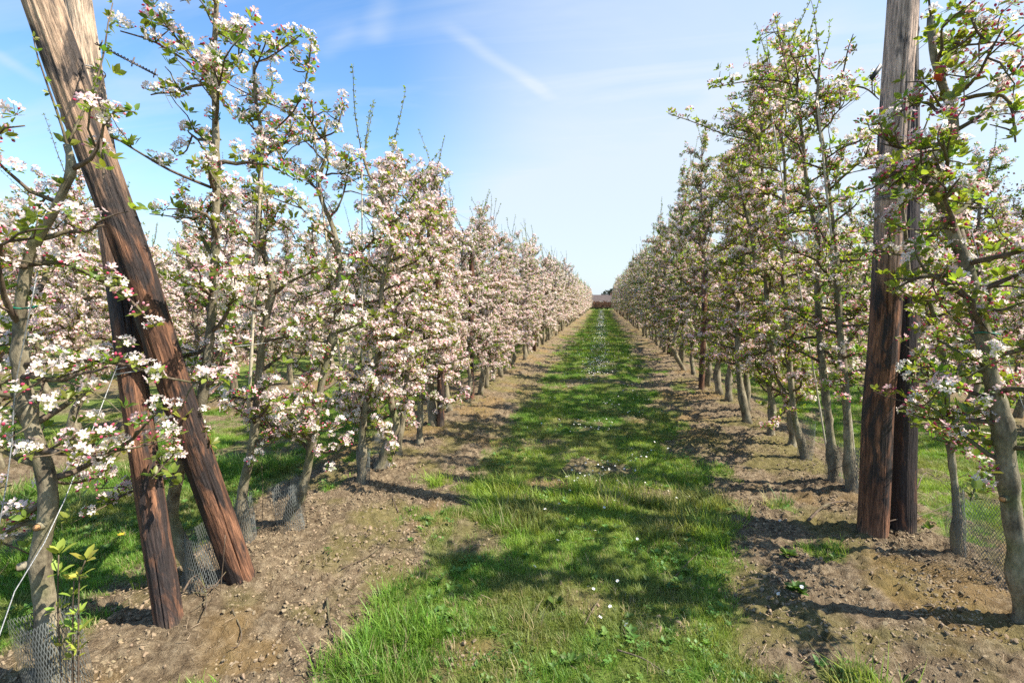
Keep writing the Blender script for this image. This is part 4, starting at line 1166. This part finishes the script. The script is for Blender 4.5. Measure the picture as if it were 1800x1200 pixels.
ring_wire(B0 + dB * .905, dB, .056, 'wire wound round the slimmer leaning post near its top', 2)
ring_wire(C0 + dC * .655, dC, .088, 'wire bound round the thick upright post below its bleached top', 3)
ring_wire(B0 + dB * .42, dB, .058, 'loose wire wound round the slimmer post at half height', 3)
wire('guy_wire', [B0 + dB * .44 + [.0, -.06, 0], at(100, 910, 1.25), at(0, 1105, 1.05), (-1.55, .75, 0.0)], .0022, M_WIRE, 'taut galvanised guy wire slanting to the lower left corner', 'guy wire')
wire('guy_wire', [at(66, 478, 1.22), at(42, 600, 1.2), at(26, 690, 1.2), at(10, 860, 1.15), (-1.95, .95, 0)], .0022, M_WIRE, 'thin wire hanging down along the leftmost trunk', 'guy wire')
wire('guy_wire', [at(1708, 405, 2.5), at(1738, 520, 2.5), at(1790, 690, 2.4), at(1830, 800, 2.3)], .0018, M_WIRE, 'thin wire slanting past the thick right-hand tree', 'guy wire')

# white canes
GC = 'pale canes tied to the trees'


def cane(a, b, r, label):
    mb = MB(); a, b = np.array(a), np.array(b); n = 22; t = np.linspace(0, 1, n); P = a + (b - a) * t[:, None]; rad = np.where(np.arange(n) % 4 == 0, r * 1.25, r) * (1 - .25 * t)
    tube(mb, P, rad, 8); o = mb.build('cane', M_CANE, origin=a); o.location = a; tag(o, label, 'cane', GC); return o


cane(at(437, 720, 2.3), at(463, 225, 2.3), .0085, 'straight pale cane tied to the grey trunk right of the posts')
cane(at(598, 640, 2.62), at(547, 186, 2.45), .0060, 'tall bare cane ending in open sky above the blossom')
cane(at(637, 640, 3.2), at(636, 285, 3.2), .0060, 'pale cane just right of the one that ends highest')
cane(at(1510, 870, 3.85) * [1, 1, 0], at(1436, 170, 3.75), .0085, 'grey cane leaning left beside the thick upright post')
cane(at(1460, 850, 4.3) * [1, 1, 0], at(1357, 205, 4.3), .0070, 'thin cane among leaves of the right row')


# netting sleeves round the trunks
def guard_mesh(r0, r1, h, seed, nw=44, open_=0.0):
    g = np.random.default_rng(seed); mb = MB(); m = 16; w = .0010
    z = np.linspace(0, h, m)
    for s in (1, -1):
        for k in range(nw):
            a0 = k * TAU / nw; th = a0 + s * z / h * (h / .45) * 1.25
            wob = 1 + .12 * np.sin(th * 2 + seed) + .06 * np.sin(th * 5 + z * 14 + seed)
            r = (r0 + (r1 - r0) * z / h) * wob
            P = np.stack([r * np.cos(th), r * np.sin(th), z + .015 * np.sin(th * 3)], 1); T = np.stack([-np.sin(th), np.cos(th), np.zeros(m)], 1) * w
            V = np.stack([P - T, P + T], 1).reshape(-1, 3); i = np.arange(m - 1) * 2
            mb.add(V, None, np.stack([i, i + 1, i + 3, i + 2], 1))
    th = np.linspace(0, TAU, 40); wob = 1 + .12 * np.sin(th * 2 + seed + .0)
    return mb.mesh('trunk_guard', M_GUARD)


GG = 'netting sleeves round the tree feet'


def guard(px, py, Y, r0, r1, h, seed, label, nw=44):
    p = at(px, py, Y); o = link('trunk_guard', guard_mesh(r0, r1, h, seed, nw), None, (p[0], p[1], -.01)); tag(o, label, 'trunk guard', GG)
    o.rotation_euler = (rng.normal(0, .06), rng.normal(0, .06), rng.uniform(0, 6)); return o


guard(112, 1215, 1.25, .075, .080, .40, 1, 'wide wire netting sleeve with green sprigs inside, bottom left corner', 56)
guard(362, 1050, 1.92, .11, .09, .36, 2, 'slumped netting sleeve between the feet of the two crossed posts', 60)
guard(437, 950, 2.35, .055, .06, .36, 3, 'narrow netting sleeve right behind the thick leaning post foot', 36)
guard(520, 950, 2.52, .085, .095, .38, 4, 'netting sleeve round the S-shaped trunk', 48)
guard(640, 858, 3.3, .05, .06, .36, 5, 'dark netting sleeve in the shade at the path edge', 34)
guard(672, 826, 3.68, .07, .06, .36, 6, 'netting sleeve round the mossy bent trunk', 40)
guard(1495, 880, 3.8, .055, .05, .42, 7, 'tight netting sleeve beside the thick upright post foot', 36)
guard(1463, 872, 3.98, .06, .05, .42, 8, 'tight netting sleeve, second left of the thick post', 36)
guard(1688, 1010, 2.92, .032, .030, .50, 9, 'close netting sleeve on the thin trunk right of the posts', 24)
guard(1755, 1010, 2.80, .17, .19, .40, 10, 'loose bulging netting left of the thick right-hand trunk', 84)
guard(1412, 832, 4.6, .06, .06, .4, 11, 'netting sleeve on the slim mossy leaning trunk', 36)

# tags
mb = MB(); c = at(1540, 127, 3.0); box(mb, (-.012, -.002, -.046), (.012, .002, .046)); o = mb.build('tree_tag', flat_mat('black_plastic', (.015, .017, .018), .5)); o.location = c; o.rotation_euler = (0, R_(35), .2)
tag(o, 'small black plate hanging left of the thick post top', 'tag')
mb = MB(); box(mb, (-.018, -.003, -.03), (.018, .003, .03)); tube(mb, [(0, 0, .028), (.004, 0, .05)], .002, 4); o = mb.build('tree_tag', flat_mat('orange_plastic', (.50, .06, .015), .45)); o.location = at(1651, 128, 2.28); o.rotation_euler = (0, .15, .3)
tag(o, 'orange-red tag on the thick right-hand tree top', 'tag')
for (px, py, Y, r, lb) in ((377, 208, 1.9, .022, 'green tie round the straight trunk high right of the posts'), (1448, 258, 3.78, .02, 'green tie on the cane left of the thick post'),
                           (42, 540, 1.27, .033, 'faint green tie round the leftmost trunk'), (1735, 585, 2.33, .04, 'dark tie round the thick right-hand trunk')):
    mb = MB(); t = np.linspace(0, TAU, 20); tube(mb, np.stack([np.cos(t) * r, np.sin(t) * r, .004 * np.sin(t * 2)], 1), .003, 4, cap=False); tube(mb, [(r, 0, 0), (r + .02, -.01, .02)], .002, 4)
    o = mb.build('tree_tie', M_TIE); o.location = at(px, py, Y); tag(o, lb, 'tie')


# ------------------------------------------------------------------ daisies, weeds, twigs on the ground
M_DAISY = flat_mat('daisy_white', (.80, .80, .78), .6); M_YEL = flat_mat('flower_yellow', (.70, .45, .03), .6); M_WEED = leaf_mat('weed_leaf', .3, .5, .3, vary=.2, tcol=(1.2, 1.4, .7))


def daisy_meshes():
    mb = MB(); g = np.random.default_rng(3)
    for k in range(13):
        a = k * TAU / 13; c, s = math.cos(a), math.sin(a); e = np.array([c, s, 0]); t = np.array([-s, c, 0]); up = np.array([0, 0, 1]) * g.uniform(-.1, .35)
        mb.add([e * .25 - t * .07, e * .25 + t * .07, e * .95 + t * .15 + up, e * .95 - t * .15 + up], None, [(0, 1, 2, 3)])
    pet = MB(); pet.add(*[mb.arrays()[0] * .011], None, mb.arrays()[3])
    ce = MB(); th = np.arange(7) * TAU / 7; ce.add(np.vstack([np.stack([np.cos(th) * .32, np.sin(th) * .32, np.full(7, .02)], 1), [(0, 0, .2)]]) * .011, [(k, (k + 1) % 7, 7) for k in range(7)])
    st = MB(); tube(st, [(0, 0, -.05), (.003, .002, -.02), (0, 0, 0)], .0010, 4, col=(.1, .16, .04))
    return pet.mesh('petals', M_DAISY), ce.mesh('flower_centre', M_YEL), st.mesh('stalk', M_WEED)


DP, DC_, DS = daisy_meshes()
spots = [(1015, 853), (1013, 860), (1028, 852), (1080, 892), (983, 898), (958, 906), (1046, 944), (1034, 1041), (1043, 1051), (1085, 1038), (1072, 1084), (1055, 1103), (1100, 1115),
         (980, 962), (1010, 915), (1370, 929), (1353, 958), (1392, 1058), (1408, 1054), (1367, 1063), (995, 850), (1002, 875), (1062, 905), (940, 1010), (1120, 960)]
gd = np.random.default_rng(44)
DLAB = ['small white daisy, leftmost of the near group of three behind the shadow band', 'small white daisy a little below the leftmost of the near group of three', 'small white daisy, rightmost of the near group of three behind the shadow band',
        'white daisy alone right of centre just beyond the broad post shadow', 'white daisy at the shadow edge, right one of two near mid grass', 'white daisy at the shadow edge, left one of two near mid grass',
        'white daisy in shade near the middle of the grass', 'white daisy, upper left of three close together in the foreground', 'white daisy, lower right neighbour of the uppermost foreground trio flower',
        'white daisy alone to the right of the foreground trio', 'white daisy below the foreground trio, upper of the lower pair', 'white daisy, lower of the pair below the foreground trio',
        'white daisy nearest the bottom edge, right of the others', 'small daisy left of centre in the shaded grass', 'small daisy just above the shaded middle of the grass',
        'daisy on the soil left of the thick post, the farther of two', 'daisy on the soil left of the thick post, the nearer of two', 'middle flower of the leafy daisy clump on bare soil', 'right flower of the leafy daisy clump on bare soil',
        'left flower of the leafy daisy clump on bare soil', 'daisy slightly left of the near group of three', 'daisy below left of the near group of three', 'small daisy right of centre in the dappled grass',
        'small daisy left of the foreground trio', 'small daisy near the right grass edge before the post shadow']
for i, (px, py) in enumerate(spots):
    x, y = gnd(px, py); clump = (px, py) in ((1392, 1058), (1408, 1054), (1367, 1063))
    z = float(ground_z(x, y)) + gd.uniform(.045, .06)
    r = empty('daisy', (x, y, z), DLAB[i], 'daisy',
              'daisies of the clump on the soil' if clump else 'daisies in the near grass')
    r.rotation_euler = (gd.normal(.25, .25), gd.normal(.15, .25), gd.uniform(0, 6)); s = gd.uniform(.7, 1.0); r.scale = (s, s, s)
    link('petals', DP, r); link('flower_centre', DC_, r); link('stalk', DS, r)


def far_daisies():
    g = np.random.default_rng(9); x, y = [], []
    for n, sx, y0, y1, p in ((700, .28, 3.6, 14, 1.2), (4200, .15, 7, 69, 1.15), (260, .7, 3.5, 20, 1.3)):
        yy = y0 + (y1 - y0) * g.uniform(size=n) ** p; x.append(g.normal(-.05, sx, n)); y.append(yy)
    x, y = np.concatenate(x), np.concatenate(y)
    k = (np.abs(x) < .95) & ((fbm(x * 1.5, y * 1.5, 15, 2) > .40) | ((y > 9) & (fbm(x * 3, y * .8, 16, 3) > .44))); x, y = x[k], y[k]; n = len(x)
    m = bpy.data.meshes.new('daisy_head')
    a, b = DP, DC_; v1 = [tuple(v.co) for v in a.vertices]; v2 = [tuple(v.co) for v in b.vertices]
    m.from_pydata(v1 + v2, [], [tuple(p.vertices) for p in a.polygons] + [tuple(i + len(v1) for i in p.vertices) for p in b.polygons])
    m.materials.append(M_DAISY); m.materials.append(M_YEL); m.polygons.foreach_set('material_index', [0] * len(a.polygons) + [1] * len(b.polygons))
    S = g.uniform(.55, .9, n) * (1 + np.clip((y - 8) / 20, 0, 1.5))
    scatter('far_daisies', 'countless daisies whitening the middle of the grass path', 'daisies', [m], np.stack([x, y, ground_z(x, y) + .05], 1),
            np.stack([g.normal(0.3, .3, n), g.normal(0, .3, n), g.uniform(0, 6, n)], 1), S, np.zeros(n, int), np.ones((n, 3)))


far_daisies()


def weed(px, py, n, L, label, flowers=0, lift=.5, yellow=False):
    x, y = gnd(px, py); z = float(ground_z(x, y)); g = np.random.default_rng(px)
    mb = MB(); rosette(mb, g, 0, n, L, lift, np.array([.07, .14, .025]), 0)
    r = empty('weed_plant', (x, y, z), label, 'weed'); mb.build('leaves', M_WEED, r); return r


weed(1400, 1048, 34, .055, 'leafy green daisy clump with three flowers on bare soil')
weed(1385, 980, 22, .05, 'small leafy weed left of the thick upright post')
weed(1005, 1165, 14, .05, 'broad-leaved weed in the grass at the bottom middle')
weed(978, 1062, 14, .05, 'broad-leaved weed in the near grass left of the daisies')
weed(160, 920, 12, .05, 'leafy weed in grass left of the slimmer leaning post')
weed(318, 850, 16, .06, 'bright leafy sprig behind the slimmer leaning post')
weed(1630, 945, 12, .045, 'yellowish leafy weed right of the blackened post')
# dandelion on the left
x, y = gnd(214, 952); r = empty('dandelion', (x, y, float(ground_z(x, y)) + .05), 'single yellow dandelion in the grass left of the posts', 'dandelion')
for me, m_ in ((DP, M_YEL), (DC_, M_YEL), (DS, None)):
    o = link({'petals': 'petals', 'flower_centre': 'flower_centre', 'stalk': 'stalk'}[me.name.split('.')[0]], me.copy() if m_ else me, r)
    if m_: o.data.materials[0] = m_
r.scale = (1.7, 1.7, 1.4)

# sprigs growing out of the wide netting sleeve
for (pxs, lb) in (([(105, 1190), (102, 1080), (103, 975)], 'leafy sprig rising from the netting, nearest the trunk'), ([(130, 1180), (138, 1080), (140, 1010), (150, 985)], 'leafy sprig rising from the netting, farthest right'),
                  ([(120, 1180), (128, 1090), (130, 1020)], 'short middle sprig inside the netting sleeve')):
    P = [at(a, b, 1.22) for a, b in pxs]; P[0][2] = 0; g = np.random.default_rng(pxs[0][0]); base = P[0].copy()
    r = empty('sprig', base, lb, 'sprig', 'green sprigs in the netting sleeve'); mb = MB(); path = smooth_path(P, 10); tube(mb, path, np.linspace(.004, .002, 10), 5); mb.build('stem', M_TWIG, r, origin=base)
    for q in (9, 8, 6, 5, 4):
        mb = MB(); rosette(mb, g, 0, 5, .042 if q < 9 else .055, .6, np.array([.26, .32, .05]), 0); V = mb.v; o = mb.build('leaf_rosette', M_WEED, r); o.location = path[q] - base

GTW = 'broken twigs lying on the ground'


def twig(pxs, r, label, lift=.012, forks=1):
    g = np.random.default_rng(pxs[0][0]); P = []
    for i, (a, b) in enumerate(pxs):
        x, y = gnd(a, b); P.append((x, y, float(ground_z(x, y)) + lift * (1 + (i % 2))))
    path = smooth_path(P, 12); mb = MB(); tube(mb, path, np.linspace(r, r * .45, 12), 6, rough=.1, seed=1)
    for _ in range(forks):
        i = int(g.integers(3, 9)); Q = bend_path(g, path[i], g.normal(size=3) * [1, 1, .2] + [0, 0, .25], .07, 4, .3, -.05); tube(mb, Q, np.linspace(r * .5, r * .2, 5), 4)
    base = path[0].copy(); o = mb.build('fallen_twig', M_TWIG, origin=base); o.location = base; tag(o, label, 'twig', GTW)


twig([(575, 1065), (580, 1105), (592, 1135), (600, 1160)], .006, 'curved brown twig on soil at the lower left grass edge')
twig([(410, 1100), (425, 1125), (420, 1155), (408, 1170)], .004, 'hooked twig on bare soil right of the slimmer post foot')
twig([(515, 1185), (560, 1155), (590, 1130)], .003, 'thin straight twig on soil at the bottom left')
twig([(1085, 1145), (1130, 1165), (1180, 1195)], .004, 'long brown twig in the grass at the bottom middle')
twig([(1028, 1100), (1040, 1080), (1052, 1062)], .004, 'pale twig standing up in grass beside daisies')
twig([(340, 1020), (355, 1060), (365, 1085), (363, 1130)], .006, 'knotted root piece at the slimmer post foot', .03, 3)
twig([(325, 1085), (345, 1065), (370, 1082), (400, 1060)], .005, 'tangled dead sprig between the crossed posts', .04, 3)
twig([(1420, 925), (1450, 908), (1485, 898), (1500, 910)], .009, 'thick pale curved root left of the thick post foot', .02)
twig([(1533, 963), (1570, 960), (1610, 938), (1680, 908)], .004, 'long thin twig arching in front of the post feet', .05)
twig([(1610, 880), (1625, 862), (1660, 860), (1700, 865)], .005, 'pale bent twig right of the blackened post', .08)
twig([(1452, 866), (1490, 878), (1540, 880), (1640, 882), (1680, 900)], .003, 'reddish bramble stem crossing before the post feet', .09)
twig([(1180, 1020), (1215, 985), (1245, 955)], .004, 'twig lying on thin grass at the right grass edge')
twig([(700, 905), (690, 880), (715, 890)], .004, 'small forked twig on soil at the left grass edge', .012, 2)
twig([(600, 1010), (650, 985), (690, 950)], .003, 'fine long twig on the lit bare soil')
for (pxs, Y, lb) in (([(460, 962), (462, 880), (460, 812)], 2.42, 'thin upright dead stem beside the thick leaning post foot'), ([(383, 1045), (392, 990), (396, 940)], 1.85, 'thin reddish stem standing between the crossed posts'),
                     ([(352, 1040), (372, 990), (380, 935)], 1.9, 'slanting reddish stem standing between the crossed posts'), ([(150, 980), (150, 920), (146, 870)], 2.6, 'faint upright stem in grass at the far left')):
    P = [at(a, b, Y) for a, b in pxs]; P[0][2] = 0; wire('plant_stem', P, .0022, M_TWIG, lb, 'stem', 'thin dead stems standing upright', 10)


# ------------------------------------------------------------------ beyond the end of the path: hedge, house, trees
def leafy_mass(name, g, cx, cy, z0, sx, sy, sz, n, size, col, mat, parent, box_=False):
    u = g.normal(size=(n, 3)); u /= np.linalg.norm(u, axis=1)[:, None]
    if box_: P = g.uniform(-1, 1, (n, 3)); P = P * [sx, sy, 1]; P[:, 2] = z0 + (P[:, 2] + 1) / 2 * sz * (1 + g.normal(0, .04, n))
    else:
        lob = g.normal(size=(9, 3)) * .45; k = g.integers(9, size=n); P = lob[k] + u * (.35 + .25 * g.uniform(size=(n, 1))); P = P * [sx, sy, sz] + [0, 0, z0]
    a = g.normal(size=(n, 3)); a /= np.linalg.norm(a, axis=1)[:, None]; b = np.cross(a, g.normal(size=(n, 3))); b /= np.linalg.norm(b, axis=1)[:, None]
    s = size * g.uniform(.6, 1.3, (n, 1)); V = np.stack([P - a * s, P + b * s * .6, P + a * s, P - b * s * .6], 1).reshape(-1, 3)
    f = np.arange(n)[:, None] * 4 + np.arange(4); c = np.repeat(np.array(col) * g.uniform(.6, 1.35, (n, 1)), 4, 0)
    mb = MB(); mb.add(V, None, f, c); return mb.build(name, mat, parent)


gb = np.random.default_rng(12)
M_FAR = leaf_mat('far_foliage', .25, .6, .2, vary=.1)
r = empty('hedge', (0, 75, 0), 'reddish brown clipped hedge closing the far end of the grass path', 'hedge')
leafy_mass('foliage', gb, 0, 0, .25, 16, .5, 1.05, 9000, .10, (.17, .075, .055), M_FAR, r, True)
leafy_mass('base_growth', gb, 0, 0, .0, 16, .6, .3, 3000, .10, (.05, .08, .025), M_FAR, r, True)
M_WALLH = flat_mat('house_brick', (.30, .15, .10), .9, nscale=2); M_ROOF = flat_mat('roof_tile', (.085, .062, .052), .85, nscale=1.5, namp=.4); M_TRIM = flat_mat('white_trim', (.75, .73, .68), .6)
zg = float(ground_z(0.0, 128.0, False))
r = empty('house', (-1.0, 128, zg), 'low house with brown tiled roof seen beyond the hedge at the far end', 'house')
mb = MB(); box(mb, (-11, 0, 0), (11, 8, 3.55)); mb.build('wall', M_WALLH, r, False)
zr, ze = 2.9 - zg, 1.15 - zg
mb = MB(); mb.add([(-11.5, -.6, ze), (11.5, -.6, ze), (11.5, 4, zr), (-11.5, 4, zr), (-11.5, 8.6, ze), (11.5, 8.6, ze), (-11.5, -.6, ze - .15), (11.5, -.6, ze - .15), (11.5, 8.6, ze - .15), (-11.5, 8.6, ze - .15)], [(4, 0, 3), (1, 5, 2)],
                  [(0, 1, 2, 3), (3, 2, 5, 4), (0, 6, 7, 1), (5, 8, 9, 4), (6, 9, 8, 7), (4, 9, 6, 0), (1, 7, 8, 5)])
rf = mb.build('roof', M_ROOF, r, False)
mb = MB(); box(mb, (3.2, 3.6, zr - .3), (3.9, 4.3, zr + .5)); mb.build('chimney', M_WALLH, rf, False)
mb = MB(); box(mb, (-11.5, -.72, ze - .18), (11.5, -.61, ze + .0)); mb.build('gutter', M_TRIM, r, False)


def bg_tree(x, y, h, w, label, col, n, size, z=None):
    z = float(ground_z(x, y, False)) if z is None else z; r = empty('tree', (x, y, z), label, 'tree', 'trees beyond the orchard')
    mb = MB(); tube(mb, [(0, 0, -.2), (.1, 0, h * .3), (0, .1, h * .75)], [w * .09, w * .06, w * .02], 8)
    for _ in range(9):
        z0 = gb.uniform(.25, .65) * h; d = gb.normal(size=3); d[2] = abs(d[2]) + .5; P = bend_path(gb, np.array([0, 0, z0]), d, h * .35, 5, .2, .05); tube(mb, P, np.linspace(w * .03, w * .006, 6), 5)
    mb.build('trunk', M_TWIG, r); leafy_mass('crown', gb, 0, 0, h * .62, w * .55, w * .55, h * .38, n, size, col, M_FAR, r)


bg_tree(-6.5, 150, 7.0, 7, 'bare greyish tree behind the left end of the far house', (.10, .09, .06), 2500, .22)
bg_tree(2.5, 160, 7.4, 4, 'dark round tree behind the right end of the far house', (.03, .045, .02), 2500, .22)
bg_tree(14.5, 23, 6.2, 4.2, 'brownish half-bare tree rising behind the right-hand rows', (.14, .10, .06), 2600, .07)
bg_tree(20.5, 27, 6.0, 5.0, 'greener half-bare tree at the far right behind the rows', (.12, .12, .05), 2600, .07)
print('objects', len(bpy.data.objects), 'tris', sum(sum(len(p.vertices) - 2 for p in m.polygons) if len(m.polygons) < 200 else len(m.polygons) for m in bpy.data.meshes))
